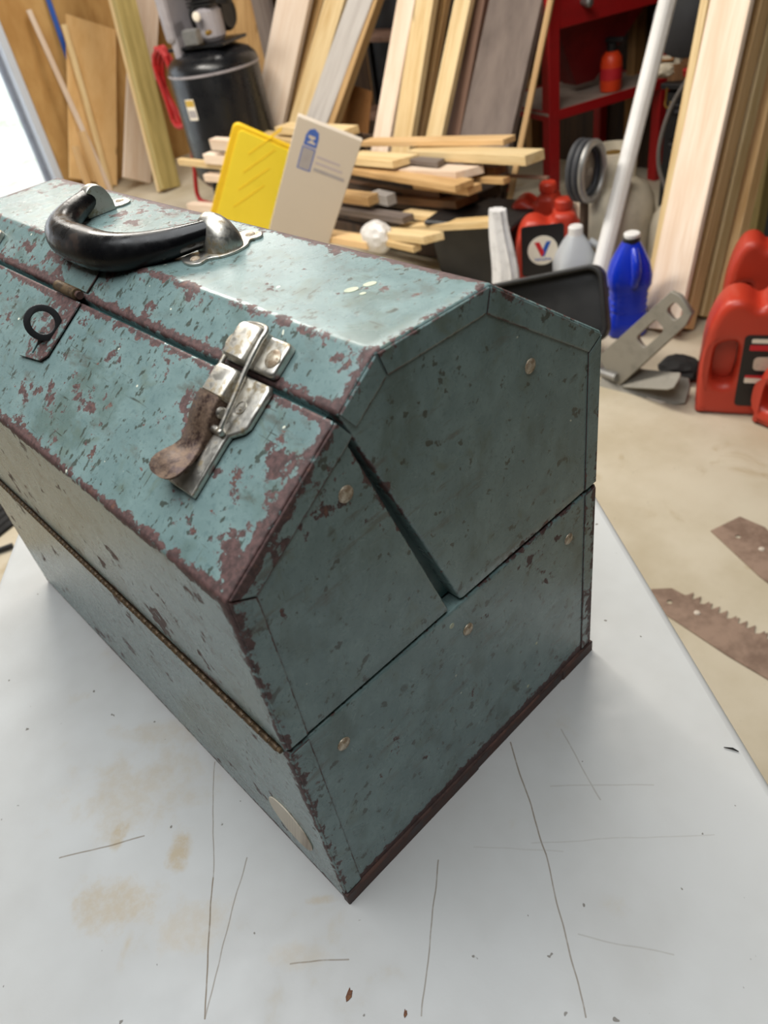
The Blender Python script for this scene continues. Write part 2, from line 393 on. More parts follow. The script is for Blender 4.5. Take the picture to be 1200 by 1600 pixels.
# ================================================================== FOLDING TABLE
U = Vector((-.8096, .587, 0)); Nn = Vector((.587, .8096, 0))
def seg_mask(t, P, A, B, w, soft):
    """wear line from A to B (2-D metres): 1 on the line, 0 away from it"""
    A = Vector((A[0], A[1], 0)); B = Vector((B[0], B[1], 0)); d = B - A; L2 = d.dot(d)
    r = t.vm('SUBTRACT', P, tuple(A)).outputs[0]
    h = t.math('DIVIDE', t.vm('DOT_PRODUCT', r, tuple(d)).outputs['Value'], L2); h = t.math('MINIMUM', t.math('MAXIMUM', h, 0.0), 1.0)
    sc = t.vm('SCALE', tuple(d)); t.ln(h, sc.inputs['Scale'])
    ds = t.vm('LENGTH', t.vm('SUBTRACT', r, sc.outputs[0]).outputs[0]).outputs['Value']
    return t.step(ds, w, w + soft, 1.0, 0.0)
def blob_mask(t, P, c, rx, ry, ang, n):
    r = t.mapv(t.vm('SUBTRACT', P, (c[0], c[1], 0)).outputs[0], (1, 1, 1), (0, 0, 0))
    x = t.n('ShaderNodeVectorRotate', rotation_type='Z_AXIS'); t.ln(r, x.inputs[0]); x.inputs['Angle'].default_value = -ang
    l = t.vm('LENGTH', t.mapv(x.outputs[0], (1 / rx, 1 / ry, 0))).outputs['Value']
    return t.step(t.math('ADD', l, t.math('MULTIPLY', t.math('SUBTRACT', n, .5), 3.6)), .35, 1.25, 1.0, 0.0)
def tabletop():
    t = NT('white_scuffed_plastic'); o0 = t.obj()
    wob = t.n('ShaderNodeTexNoise'); t.ln(o0, wob.inputs['Vector']); wob.inputs['Scale'].default_value = 18; wob.inputs['Detail'].default_value = 2
    wv = t.vm('SCALE', t.vm('SUBTRACT', wob.outputs['Color'], (.5, .5, .5)).outputs[0]); wv.inputs['Scale'].default_value = .006
    P = t.vm('MULTIPLY', t.vm('ADD', o0, wv.outputs[0]).outputs[0], (1, 1, 0)).outputs[0]
    n = t.noise(o0, 26, 6, .65); n2 = t.noise(o0, 7, 4, .6); n3 = t.noise(o0, 130, 4, .6)
    c = t.mix(t.step(n2, .35, .7), lin('#c0c0be'), lin('#b7b6b3'))
    c = t.mix(t.step(t.math('ADD', t.math('MULTIPLY', n, .5), t.math('MULTIPLY', n2, .5)), .56, .68, 0, .5), c, lin('#b4aa97'))
    st = None
    for cc, rx, ry, an, amt in (((-.130, -.063), .020, .009, 2.3, .75), ((-.122, -.113), .040, .022, .7, .55), ((-.176, -.091), .014, .006, 2.4, .7),
                                ((-.2, -.06), .06, .035, .8, .35), ((-.072, -.088), .03, .02, .8, .35), ((-.235, -.015), .05, .012, .75, .3), ((-.098, -.128), .014, .005, 2.3, .5),
                                ((.003, -.045), .02, .008, .75, .3), ((-.015, -.012), .012, .004, .8, .5)):
        m = t.math('MULTIPLY', blob_mask(t, P, cc, rx, ry, an, n), t.math('MULTIPLY', t.step(n3, .3, .65, .45, 1.0), amt)); st = m if st is None else t.math('MAXIMUM', st, m)
    c = t.mix(st, c, lin('#b29d79'))
    ls = None
    for A, B, w, amt in (((-.1717, -.001), (-.09, -.058), .0003, .6), ((-.09, -.058), (-.0169, -.1131), .0005, .9), ((-.0829, -.0315), (-.0169, -.1131), .0004, .6), ((.0062, .1746), (.0822, .12), .0005, .75),
                         ((.0822, .12), (.1598, .0542), .0004, .7), ((.0276, .0644), (.0869, -.0148), .0004, .65), ((.0291, .2097), (.088, .1798), .0005, .35), ((-.1967, -.1335), (-.1609, -.0775), .0006, .7),
                         ((.0002, -.0532), (.0278, -.0249), .0005, .6), ((.0529, .165), (.11, .215), .0005, .22), ((.07, .12), (.16, .21), .0004, .18), ((.13, .09), (.18, .12), .0004, .25), ((.04, .09), (.09, .13), .0005, .15)):
        m = t.math('MULTIPLY', seg_mask(t, P, A, B, w * .5, .0006), amt); ls = m if ls is None else t.math('MAXIMUM', ls, m)
    c = t.mix(t.math('MULTIPLY', ls, t.step(n3, .2, .55, .55, 1)), c, lin('#6d5b42'))
    sp = t.step(t.noise(o0, 95, 2, .5), .735, .76, 0, .8)
    c = t.mix(sp, c, lin('#5a5145'))
    t.bump(t.noise(o0, 220, 3, .6), .12, .0006)
    return t.out(c, t.step(n, .3, .7, .34, .5), 0, .45)
S0, S1, N0, N1 = -.90, .93, -.370, .320
tb = thing('folding_table', 'white plastic folding table with stains and scratches under the green toolbox', 'table')
TS = .045
def topmesh():
    w, l = N1 - N0, S1 - S0
    me = plate_mesh([rrect(l, w, .035, n=6)], TS, .008, 3)
    return me
cs, cn = (S0 + S1) / 2, (N0 + N1) / 2
TM = frame(U * cs + Nn * cn + Vector((0, 0, -TS / 2)), U, Nn, U.cross(Nn))
if U.cross(Nn).z < 0: TM = frame(U * cs + Nn * cn + Vector((0, 0, -TS / 2)), -U, Nn, (-U).cross(Nn))
me = topmesh(); me.transform(TM)
link('tabletop', me, tabletop(), tb)
for s in (S0 + .22, S1 - .22):
    for n_ in (N0 + .09, N1 - .09):
        p = U * s + Nn * n_
        lg = link('leg', tube_mesh([(p.x, p.y, -TS), (p.x, p.y, FLOOR + .012)], .0125, 10), 'darkgrey', tb)
        link('foot_cap', tube_mesh([(p.x, p.y, FLOOR + .03), (p.x, p.y, FLOOR + .001)], .015, 10), 'sole', lg)
    a_, b_ = U * s + Nn * (N0 + .09), U * s + Nn * (N1 - .09)
    link('crossbar', tube_mesh([(a_.x, a_.y, FLOOR + .18), (b_.x, b_.y, FLOOR + .18)], .01, 8), 'darkgrey', tb)

# ================================================================== TOOLBOX
W, L, H1, H2, H3, YA, YC, YS, ZS = .2944, .5227, .18915, .31069, .38435, .1095, .1909, .08173, .36564
BX = thing('toolbox', 'worn teal steel cantilever toolbox with black handle and nickel latch on the white table', 'toolbox')
def seg_d(p, a, b):
    a = Vector(a); b = Vector(b); p = Vector(p); d = b - a; t = max(0, min(1, (p - a).dot(d) / d.dot(d))); return (p - a - d * t).length
def body_mesh(poly, x0, x1, wears, end_wear, r=.0022, foff=None, eoff=None):
    """sheet-metal prism along x; poly in (y,z) counter-clockwise seen from +x; 'edge' and 'wear' vertex attributes"""
    n = len(poly); P = [Vector(p) for p in poly]; foff = foff or [0] * n; eoff = eoff or [0] * n
    ring = []                                                    # (point, distance along the sheet to nearest fold, wear)
    for i in range(n):
        a, b, c = P[i - 1], P[i], P[(i + 1) % n]
        d0 = (b - a).normalized(); d1 = (c - b).normalized()
        for k in range(4):
            s = k / 3
            q = (b - d0 * r) * (1 - s) ** 2 + b * (2 * s * (1 - s)) + (b + d1 * r) * s * s
            ring.append((q, foff[i], wears[i - 1] * (1 - s) + wears[i] * s))
        Ls = (c - b).length; m = max(2, int(Ls / .006))
        for k in range(1, m):
            u = r + (Ls - 2 * r) * k / m; ring.append((b + d1 * u, min(u + foff[i], Ls - u + foff[(i + 1) % n]), wears[i]))
    cen = sum((q[0] for q in ring), Vector((0, 0))) / len(ring)
    ch = .0012; nx = max(3, int((x1 - x0) / .008))
    xs = [(x0, 1), (x0 + ch, 0)] + [(x0 + ch + (x1 - x0 - 2 * ch) * k / nx, 0) for k in range(1, nx)] + [(x1 - ch, 0), (x1, 1)]
    bm = bmesh.new(); le = bm.verts.layers.float.new('edge'); lw = bm.verts.layers.float.new('wear')
    m = len(ring); rows = []
    nor = []
    for k in range(m):
        t = ring[(k + 1) % m][0] - ring[k - 1][0]; nor.append(Vector((t.y, -t.x)).normalized())
    for x, inset in xs:
        row = []
        for k, (q, d, w) in enumerate(ring):
            qq = q - nor[k] * (ch if inset else 0)
            v = bm.verts.new((x, qq.x, qq.y)); v[le] = min(d, min(x - x0, x1 - x) + .0010); v[lw] = w; row.append(v)
        rows.append(row)
    for A, B in zip(rows, rows[1:]):
        for k in range(m): bm.faces.new((A[k], B[k], B[(k + 1) % m], A[(k + 1) % m]))
    caps = [bm.faces.new(rows[0]), bm.faces.new(rows[-1][::-1])]
    capv = set(rows[0]) | set(rows[-1])
    ys = [q[0].x for q in ring]; zs = [q[0].y for q in ring]
    geomf = set(caps)
    for ax, lo, hi in ((1, min(ys), max(ys)), (2, min(zs), max(zs))):
        c = lo + .008
        while c < hi - .002:
            co = [0, 0, 0]; no = [0, 0, 0]; co[ax] = c; no[ax] = 1
            fs = [f for f in bm.faces if f in geomf]
            g = fs + list({e for f in fs for e in f.edges}) + list({v for f in fs for v in f.verts})
            rr = bmesh.ops.bisect_plane(bm, geom=g, plane_co=co, plane_no=no, dist=1e-5)
            geomf = {x_ for x_ in rr['geom'] if isinstance(x_, bmesh.types.BMFace)} | {f for f in geomf if f.is_valid}
            c += .008
    for f in geomf:
        if not f.is_valid: continue
        for v in f.verts:
            q = (v.co.y, v.co.z); v[le] = min(seg_d(q, P[i], P[(i + 1) % n]) + eoff[i] for i in range(n)); v[lw] = end_wear
    me = bm_mesh(bm)
    return me
def body(name, poly, x0, x1, wears, end_wear, foff=None, eoff=None):
    o = link(name, body_mesh(poly, x0, x1, wears, end_wear, foff=foff, eoff=eoff), 'teal', BX, smooth=True)
    wm = o.modifiers.new('normals', 'WEIGHTED_NORMAL'); wm.keep_sharp = False; wm.weight = 100
    return o
G = .0012
base = body('base_tray', [(0, .0), (W, .0), (W, H1 - G), (0, H1 - G)], -L, 0, [.6, .5, .2, .7], .38, [0, 0, .004, .004], [-.0165, 0, .003, .002])
YMF, YMB = .1335, .1445
lid_f = body('front_lid', [(0, H1 + G), (YMF, H1 + G), (YS - .0022, ZS - .0018), (0, H2)], -L, 0, [.2, .2, .8, .62], .42, [.004, .004, .0015, .0026], [.003, .004, .001, .001])
lid_b = body('back_lid', [(YMB, H1 + G), (W, H1 + G), (W, H2), (YC, H3), (YA, H3), (YS, ZS)], -L, 0, [.2, .5, .7, .75, 1.1, .2], .25, [.004, .002, .002, .002, .0045, .0015], [.003, .002, .002, .001, .001, .004])
link('inner_lip', loft_mesh([[(x, YMF - .006, H1 + .002), (x, YMB + .004, H1 + .002), (YS + .004 and x, YS + .003, ZS - .006), (x, YS - .006, ZS - .008)] for x in (-L + .004, -.011)]), 'tealplain', lid_f)
# folded-over flanges at the end, each strip its own piece, mitred with a small slit
def flange(par, a, b, ia, ib, w, out=.0010, bev=.0004, mat='teal', x0=0.0, nm='flange'):
    """strip on the end face from a to b (outer line) and inset points ia, ib"""
    a, b, ia, ib = (Vector(p) for p in (a, b, ia, ib))
    bm = bmesh.new(); le = bm.verts.layers.float.new('edge'); lw = bm.verts.layers.float.new('wear')
    nseg = max(2, int((b - a).length / .01)); rows = []
    for k in range(nseg + 1):
        s = k / nseg; o_ = a.lerp(b, s); i_ = ia.lerp(ib, s); m_ = o_.lerp(i_, .5)
        row = []
        for q, x, e in ((o_, x0 - .0004, .0012), (o_, x0 + out - bev, .0012), (o_.lerp(i_, bev / w), x0 + out, .0018), (m_, x0 + out, w / 2), (i_.lerp(o_, 3 * bev / w), x0 + out, w * .5), (i_, x0 + out - bev, .0), (i_, x0 - .0004, .0)):
            v = bm.verts.new((x, q.x, q.y)); v[le] = e; v[lw] = .45; row.append(v)
        rows.append(row)
    for A, B in zip(rows, rows[1:]):
        for k in range(6): bm.faces.new((A[k], B[k], B[k + 1], A[k + 1]))
    bm.faces.new(rows[0][::-1]); bm.faces.new(rows[-1])
    return link(nm, bm_mesh(bm), mat, par)
def flanges(par, chain, w, eps=.0016, slit=.0009):
    C = [Vector(p) for p in chain]
    nrm = []
    for a, b in zip(C, C[1:]):
        d = (b - a).normalized(); nrm.append(Vector((-d.y, d.x)))
    for i, (a, b) in enumerate(zip(C, C[1:])):
        d = (b - a).normalized(); inn = -nrm[i]
        def mit(j, first):
            k = j - 1 if first else j + 1
            if k < 0 or k >= len(nrm): return inn
            m = (inn - nrm[k]).normalized(); return m / m.dot(inn)
        ma, mb = mit(i, True), mit(i, False)
        flange(par, a + ma * eps + d * slit, b + mb * eps - d * slit, a + ma * w + d * slit, b + mb * w - d * slit, w - eps)
flanges(lid_f, [(0, H1 + .002), (0, H2), (YS - .002, ZS - .0018)], .0155)
flanges(lid_b, [(YS, ZS), (YA, H3), (YC, H3), (W, H2), (W, H1 + .002)], .0150)
flanges(base, [(0, .013), (0, H1 - .002)], .0150)
flanges(base, [(W, H1 - .002), (W, .013)], .0145)
# rusted bottom rim wrapped round the end (two lapped lengths) and along the front
for (y0, y1, pr, z1) in ((-.0006, .140, .0022, .0125), (.1395, .252, .0015, .0115), (.2515, W + .0006, .0024, .0125)):
    link('bottom_rim', box_mesh((pr + .004, y1 - y0, z1), .0007, (pr / 2 - .002, (y0 + y1) / 2, z1 / 2 - .0004)), 'rimrust', base)
# rivets
riv = lathe_mesh([(.0002, .0016), (.002, .0015), (.0036, .0011), (.0046, .0004), (.0049, -.0006)][::-1], 18)
for p in riv.polygons: p.use_smooth = True
for y, z, par in ((.2212, .3218, lid_b), (.0767, .3226, lid_f), (.0346, .1583, base), (.1476, .1594, base), (.2603, .1581, base)):
    link('rivet', riv, 'rivet', par, frame((.0002, y, z), (0, 1, 0), (0, 0, 1), (1, 0, 0)))
# cream paint drips on the lid top and the end
for k, (p_, rx, ry) in enumerate((((549, 453), .0042, .0030), ((578, 444), .0040, .0028), ((567, 459), .0020, .0016))):
    q_ = at(p_, H3, 'z'); link('paint_drip', plate_mesh([circ(rx, n=14, ry=ry)], .0006, .0002, 1), 'drip', lid_b, Matrix.Translation((q_.x, q_.y, H3)) @ Matrix.Rotation(1.1, 4, 'Z'))
for p_, rr in (((706, 978), .0022), ((838, 1005), .0014), ((825, 1072), .0015)):
    q_ = at(p_, 0.0, 'x'); link('paint_drip', plate_mesh([circ(rr, n=12)], .0006, .0002, 1), 'drip', base, frame((0, q_.y, q_.z), (0, 1, 0), (0, 0, 1), (1, 0, 0)))
# oval worn transfer on the front
me = plate_mesh([circ(.0235, n=44)], .0010, .0003)
link('oval_transfer', me, 'badge', base, frame((-.0475, -.0005, .0525), (.94, 0, -.34), (.34, 0, .94), (0, -1, 0)))
# piano hinge
NK = 62; kl = (L - .012) / NK
hg = link('hinge', tube_mesh([(-L + .004, -.0012, H1), (-.004, -.0012, H1)], .0016, 8), 'hinge', BX)
km = tube_mesh([(-kl * .45, 0, 0), (-kl * .40, 0, 0), (kl * .40, 0, 0), (kl * .45, 0, 0)], [.0016, .0021, .0021, .0016], 10)
for p in km.polygons: p.use_smooth = True
for k in range(NK): link('knuckle', km, 'hinge', hg, Matrix.Translation((-.006 - kl * (k + .5), -.0012, H1)))
for z0, z1 in ((H1 - .013, H1 - .002), (H1 + .002, H1 + .010)):
    pass

# --- hardware on the sloping front lid: local frame (u along x, v up the slope, n outwards)
sv = Vector((0, YA, H3 - H2)).normalized(); sn = Vector((0, -(H3 - H2), YA)).normalized()
def slope(x, v=0, n=0): return Vector((x, 0, H2)) + sv * v + sn * n
SF = frame((0, 0, H2), (1, 0, 0), sv, sn)
def soft(o, a=35):
    for p in o.data.polygons: p.use_smooth = True
    try: o.data.set_sharp_from_angle(angle=math.radians(a))
    except Exception: pass
    return o
def latch(ax):
    LF = SF @ Matrix.Translation((ax, 0, 0))
    lt = bpy.data.objects.new('latch', None); COL.objects.link(lt); lt.empty_display_size = .02; lt.parent = BX; lt.matrix_local = LF
    I = Matrix.Identity(4)
    # base plate with a waist, turned-up rounded rim
    ol = []
    for s in (1, -1):
        q = [(.0130 * s, .0310), (.0130 * s, .062), (.0135 * s, .0655), (.0205 * s, .0705), (.0225 * s, .074), (.0225 * s, .094), (.0205 * s, .0968)]
        ol += q if s == 1 else q[::-1]
    soft(link('base_plate', plate_mesh([ol], .0044, .0017, 3), 'nickel', lt, Matrix.Translation((.0045, 0, .0021))))
    soft(link('strike_plate', plate_mesh([rrect(.046, .0195, .003, 0, .1102)], .0054, .0018, 3), 'nickel', lt, Matrix.Translation((.0015, 0, .0025))))
    for sx in (-1, 1):
        soft(link('rivet', riv, 'nickel', lt, frame((.0175 * sx + .001, .1095, .0052), (1.1, 0, 0), (0, 1.1, 0), (0, 0, 1))))
    soft(link('maker_stamp', plate_mesh([circ(.0036, n=20), circ(.0031, n=20)], .0008, 0), 'nickel', lt, Matrix.Translation((.0155, .081, .0044))))
    soft(link('maker_mark', text_mesh('s', .0055, .0003), 'nickel', lt, Matrix.Translation((.0155, .081, .0044))))
    # hook block on the strike plate: hollow hood
    def hood(v0, v1, w, h, r=.003):
        rings = []
        for v, dh, dw in ((v0, -.001, -.0008), (v0 + .001, 0, 0), (v1 - .003, 0, 0), (v1 - .0008, -.0012, -.0008), (v1, -.004, -.002)):
            pts = [(-(w + dw), v, .003), (-(w + dw), v, h + dh - r)]
            for k in range(1, 4):
                a = math.radians(180 - 30 * k); pts.append((-(w + dw) + r + r * math.cos(a), v, h + dh - r + r * math.sin(a)))
            for k in range(0, 4):
                a = math.radians(90 - 30 * k); pts.append(((w + dw) - r + r * math.cos(a), v, h + dh - r + r * math.sin(a)))
            pts.append((w + dw, v, .003)); rings.append(pts)
        return loft_mesh(rings)
    soft(link('hook_block', hood(.1005, .1205, .0092, .0145), 'nickel', lt))
    soft(link('lever_housing', hood(.0795, .0965, .0090, .0135, .0025), 'nickel', lt))
    for sx in (-1, 1):
        soft(link('pivot', lathe_mesh([(.0030, 0), (.0030, .0012), (.0022, .0018)], 14), 'nickel', lt, frame((.0086 * sx, .074, .008), (0, 1, 0), (0, 0, sx), (sx, 0, 0))))
    # lever: channel that thins to a turned-up thumb tab
    rings = []
    for v, w, top, bot in ((.0800, .0090, .0130, .004), (.074, .0094, .0127, .004), (.067, .0096, .0112, .004), (.0625, .0094, .0090, .0035), (.0575, .0090, .0076, .0030), (.0525, .0092, .0072, .0048), (.0480, .0104, .0082, .0064),
                           (.0440, .0122, .0100, .0085), (.0400, .0132, .0120, .0106), (.0365, .0128, .0132, .0119), (.0335, .0108, .0140, .0128), (.0318, .0070, .0144, .0133), (.0312, .0035, .0145, .0136)):
        rr = min(.0012, (top - bot) * .45)
        rings.append([(x_ - .0015, v, z_) for x_, z_ in ((-w, bot), (-w, top - rr), (-w + rr, top), (w - rr, top), (w, top - rr), (w, bot))])
    soft(link('lever', loft_mesh(rings), 'leverrust', lt), 50)
    # wire bail
    bail = []
    for s in (-1, 1):
        k_ = 1 if s > 0 else .55; q = [(.0105 * s, .0655, .0075 * k_), (.0145 * s, .0660, .0078 * k_), (.0146 * s, .075, .0090 * k_), (.0138 * s, .100, .0125 * k_), (.0136 * s, .113, .0135 * k_), (.0116 * s, .1205, .0128 * k_)]
        bail += q if s < 0 else q[::-1]
    soft(link('bail', tube_mesh(spline(bail, 4), .00135, 8), 'nickel', lt), 60)
    for s in (-1, 1):
        soft(link('bail_pin', tube_mesh([(.0080 * s, .0655, .006), (.0160 * s, .0655, .0068 if s > 0 else .0045), (.0166 * s, .0655, .0068 if s > 0 else .0045)], [.0022, .0022, .0014], 10), 'nickel', lt), 60)
    return lt
latch(-.0705); latch(-L + .0705)
# --- hasp in the middle
hs = bpy.data.objects.new('hasp', None); COL.objects.link(hs); hs.parent = BX; hs.matrix_local = SF @ Matrix.Translation((-.2755, 0, 0)); hs.empty_display_size = .02
def attr_const(me, e, w):
    for nm, v in (('edge', e), ('wear', w)):
        a = me.attributes.new(nm, 'FLOAT', 'POINT')
        a.data.foreach_set('value', [v] * len(me.vertices))
    return me
low = [(-.0200, .0465), (-.0165, .0435), (.0120, .0475), (.0175, .0530), (.0178, .0945), (-.0185, .0945)]
sl = [(-.0022 + .0016 * c, .0545 + d) for c, d in ((-1, -.005), (1, -.005), (1, .006), (-1, .006))]
me = plate_mesh([low, sl], .0016, .0004, 1); attr_const(me, .0031, .9)
link('strap', me, 'teal', hs, Matrix.Translation((0, 0, .0016)))
up = [(-.0185, .1025), (.0165, .1025), (.0168, .1180), (.012, .1235), (-.014, .1235), (-.0185, .1185)]
me = plate_mesh([up], .0012, .0003, 1); attr_const(me, .008, .7)
link('top_leaf', me, 'teal', hs, Matrix.Translation((0, 0, .0008)))
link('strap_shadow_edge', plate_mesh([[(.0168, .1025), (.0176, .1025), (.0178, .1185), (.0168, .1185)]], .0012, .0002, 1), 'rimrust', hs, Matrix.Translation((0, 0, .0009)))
soft(link('barrel', tube_mesh([(-.0185, .0985, .0036), (-.018, .0985, .0036), (.0128, .0985, .0036), (.0132, .0985, .0036)], [.0030, .0040, .0040, .0030], 14), 'hinge', hs))
soft(link('barrel_pin', tube_mesh([(.012, .0985, .0036), (.0165, .0985, .0036)], .0026, 12), 'rimrust', hs))
ring_pl = [(r_[0], r_[1]) for r_ in circ(.0118, n=30)]
stm = plate_mesh([circ(.0118, n=30), circ(.0074, n=24)], .0022, .0005, 2)
nrm_ = Vector((.93, -.05, .36)).normalized(); vx = Vector((0, 1, 0)); vx = (vx - nrm_ * vx.dot(nrm_)).normalized(); vy = nrm_.cross(vx)
soft(link('staple_eye', stm, 'black', hs, frame((.0065, .0705, .0105), vx, vy, nrm_)))
link('staple_foot', tube_mesh([(.004, .0640, .0060), (.0005, .0600, .0030), (-.0018, .0560, .0008)], [.0020, .0019, .0016], 8), 'black', hs)

# --- carrying handle on the flat top
hd = bpy.data.objects.new('handle', None); COL.objects.link(hd); hd.parent = BX; hd.matrix_local = Matrix.Translation((-.278, .154, H3)); hd.empty_display_size = .03
ph = math.radians(6); pts = []; rad = []
for k in range(33):
    t = -1 + k / 16; x = -t * .088; rr = .053 * (1 - abs(t) ** 3.2)
    pts.append((x, -rr * math.cos(ph), .0125 - rr * math.sin(ph))); rad.append(.0072 + .0062 * (1 - abs(t) ** 2.2))
bm = bmesh.new(); tube_bm(bm, pts, rad, 20)
soft(link('grip', bm_mesh(bm), 'grip', hd))
for sgn in (1, -1):
    br = bpy.data.objects.new('handle_bracket', None); COL.objects.link(br); br.parent = hd; br.matrix_local = Matrix.Translation((.091 * sgn, 0, 0)); br.empty_display_size = .01
    out = spline([(-.010 * sgn, -.026, 0), (.002 * sgn, -.0285, 0), (.0085 * sgn, -.024, 0), (.007 * sgn, -.0165, 0), (.0125 * sgn, -.010, 0), (.0150 * sgn, 0, 0), (.0125 * sgn, .010, 0), (.007 * sgn, .0165, 0), (.0085 * sgn, .024, 0), (.002 * sgn, .0285, 0), (-.010 * sgn, .026, 0), (-.0125 * sgn, .018, 0), (-.0100 * sgn, .0115, 0), (-.0100 * sgn, -.0115, 0), (-.0125 * sgn, -.018, 0)], 4, True)
    soft(link('bracket_plate', plate_mesh([[(p.x, p.y) for p in out]], .0018, .0006, 2), 'nickel', br, Matrix.Translation((0, 0, .0009))))
    # domed socket, open towards the grip
    rings = []
    for x, ry, hz in ((-.0125, .0118, .0212), (-.0105, .0124, .0222), (-.004, .0124, .0218), (.002, .0120, .0202), (.007, .0108, .0168), (.0105, .0085, .0115), (.0120, .0055, .0060)):
        rings.append([(x * sgn, ry * math.cos(math.pi * k / 12), .0012 + (hz - .0012) * math.sin(math.pi * k / 12) ** .9 if 0 < k < 12 else .0005) for k in range(13)])
    soft(link('socket', loft_mesh(rings), 'nickel', br), 60)
    for sy in (-1, 1):
        soft(link('rivet', riv, 'nickel', br, frame((-.0005 * sgn, .0215 * sy, .0016), (.72, 0, 0), (0, .72, 0), (0, 0, 1))))

# ------------------------------------------------------------------ flakes on the table
def flake(loc, w, l, rz, label):
    o = link('paint_flake', plate_mesh([[(w * x, l * y) for x, y in ((-.5, -.2), (-.2, -.5), (.15, -.35), (.5, -.1), (.35, .35), (.05, .3), (-.25, .5), (-.4, .15))]], .0007, .0001, 1), 'flake')
    o.location = (loc[0], loc[1], .0004); o.rotation_euler = (0, 0, rz); tag(o, label, 'flake')
flake((.0435, -.0385), .0038, .0085, .55, 'brown rust flake lying on the white table at its near edge')
flake((.0776, -.0206), .0022, .0050, .7, 'tiny reddish flake right of the larger rust flake on the table')
o = link('dark_splinter', tube_mesh([(.1330, .2760, .001), (.1385, .2788, .0014), (.1430, .2796, .001)], [.0003, .0008, .0003], 6), 'sole'); tag(o, 'thin black splinter at the right edge of the white table', 'splinter')

# ================================================================== SAWS ON THE FLOOR
def saw(name, P0, P1, wid, teeth, label, pitch=.022, th=.0025, back=0.012):
    P0, P1 = Vector(P0), Vector(P1); d = (P1 - P0); Ln = d.length; d.normalize(); nn = Vector((-d.y, d.x, 0))
    if nn.y < 0: nn = -nn
    pts = [(0, -wid * .35), (Ln * .3, -wid * .5 - back * .6), (Ln * .6, -wid * .5 - back), (Ln, -wid * .5)]
    if teeth:
        top = [(Ln, wid * .5)]; x = Ln - .004; k = 0
        while x > .06:
            if k % 3 == 2:     # forked raker
                top += [(x, wid * .5), (x - .004, wid * .5 + .013), (x - .0075, wid * .5 + .006), (x - .011, wid * .5 + .013), (x - .015, wid * .5), (x - .022, wid * .5 - .006)]; x -= .026
            else:
                top += [(x, wid * .5), (x - .006, wid * .5 + .015), (x - .012, wid * .5), (x - .016, wid * .5 - .004)]; x -= .018
            k += 1
        top += [(.03, wid * .45), (0, wid * .1)]
    else:
        top = [(Ln, wid * .5)]; x = Ln
        while x > .16:
            x -= .03; top += [(x + .012, wid * .5 + .004 * math.sin(x * 60)), (x, wid * .5 - .003)]
        top += [(.14, wid * .52), (.1, wid * .62), (.06, wid * .72), (0, wid * .55)]
    me = plate_mesh([pts + top, circ(.006, .05, 0, 10)], th, .0003, 1)
    r = thing(name, label, 'saw', mw=frame((P0.x, P0.y, FLOOR + th / 2 + .001), d, nn, d.cross(nn)) if d.cross(nn).z > 0 else frame((P0.x, P0.y, FLOOR + th / 2 + .001), -d, nn, (-d).cross(nn)))
    link('blade', me, 'sawsteel', r)
    link('rivet_head', lathe_mesh([(.007, 0), (.006, .002), (.003, .003)], 12), 'label_gold', r, Matrix.Translation((.11, .01, th / 2)))
    return r
A = at((1015, 925), FLOOR, 'z'); B = at((1260, 1060), FLOOR, 'z')
saw('crosscut_saw', A, A + (B - A).normalized() * .72, .085, True, 'rusty toothed crosscut saw blade on the floor beside the table edge')
A = at((1128, 822), FLOOR, 'z'); B = at((1230, 895), FLOOR, 'z')
saw('saw_blade', A, A + (B - A).normalized() * .55, .10, False, 'broad rusty saw blade with a squared end farther from the table')

# ================================================================== BOARDS
def board(name, label, cat, p0, p1, v0, v1, wpx, th, mat, ax='y', length=None, floor=True, roll=0, group=None, lift=0.0, bev=.002, root=False, facing=False):
    A, B = at(p0, v0, ax), at(p1, v1, ax); d = (B - A).normalized()
    N = Vector((0, -1, 0)) if ax == 'y' else Vector((1, 0, 0))
    if facing: N = CAM - A
    w = d.cross(N).normalized(); w = Matrix.Rotation(math.radians(roll), 3, d) @ w
    if w.dot(right) < 0: w = -w
    n = w.cross(d)
    if n.dot(CAM - A) < 0: w, n = -w, -n
    a, b = px(A - w * .05), px(A + w * .05); q = px(A + d * .05) - px(A - d * .05); q.normalize()
    pm = abs((b - a).x * q.y - (b - a).y * q.x) / .1
    wid = wpx / pm
    if floor:
        z0 = FLOOR + lift + abs(w.z) * wid / 2 + abs(n.z) * th / 2 + .0005
        A = A + d * ((z0 - A.z) / d.z)
    ln = length or (B - A).length
    mw = frame(A - n * (th / 2), w, n, d)
    if root:
        r = thing(name, label, cat, mw=mw, group=group); return r, wid, ln
    me = box_mesh((wid, th, ln), bev, (0, 0, ln / 2)); o = link(name, me, mat); o.matrix_world = mw
    return tag(o, label, cat, group)
# against the left plywood wall
LW = XL
board('plywood_sheet', 'plywood offcut leaning on the left wall between blue strip and pale board', 'plywood', (147, 280), (143, 34), LW + .16, LW + .06, 74, .012, 'ply', 'x')
board('blue_strip', 'narrow blue strip on the orange plywood wall near the doorway', 'strip', (132, 165), (76, 0), LW + .07, LW + .02, 7, .01, 'blue', 'x', floor=True, length=1.6)
board('wood_lath', 'thin pale lath leaning left across the plywood wall', 'lath', (170, 292), (45, 15), LW + .24, LW + .03, 7, .012, 'pinkpine', 'x')
board('plywood_edge_strip', 'pale edge strip leaning along the left side of plywood offcut', 'strip', (172, 290), (100, 38), LW + .20, LW + .10, 8, .012, 'pine', 'x')
board('wood_strip', 'short reddish wood strip low beside the doorway wall', 'strip', (158, 286), (128, 205), LW + .27, LW + .2, 11, .012, 'orange', 'x')
board('wood_strip', 'short brown wood strip leftmost at the foot of doorway wall', 'strip', (135, 280), (118, 228), LW + .27, LW + .22, 10, .012, 'orange', 'x')
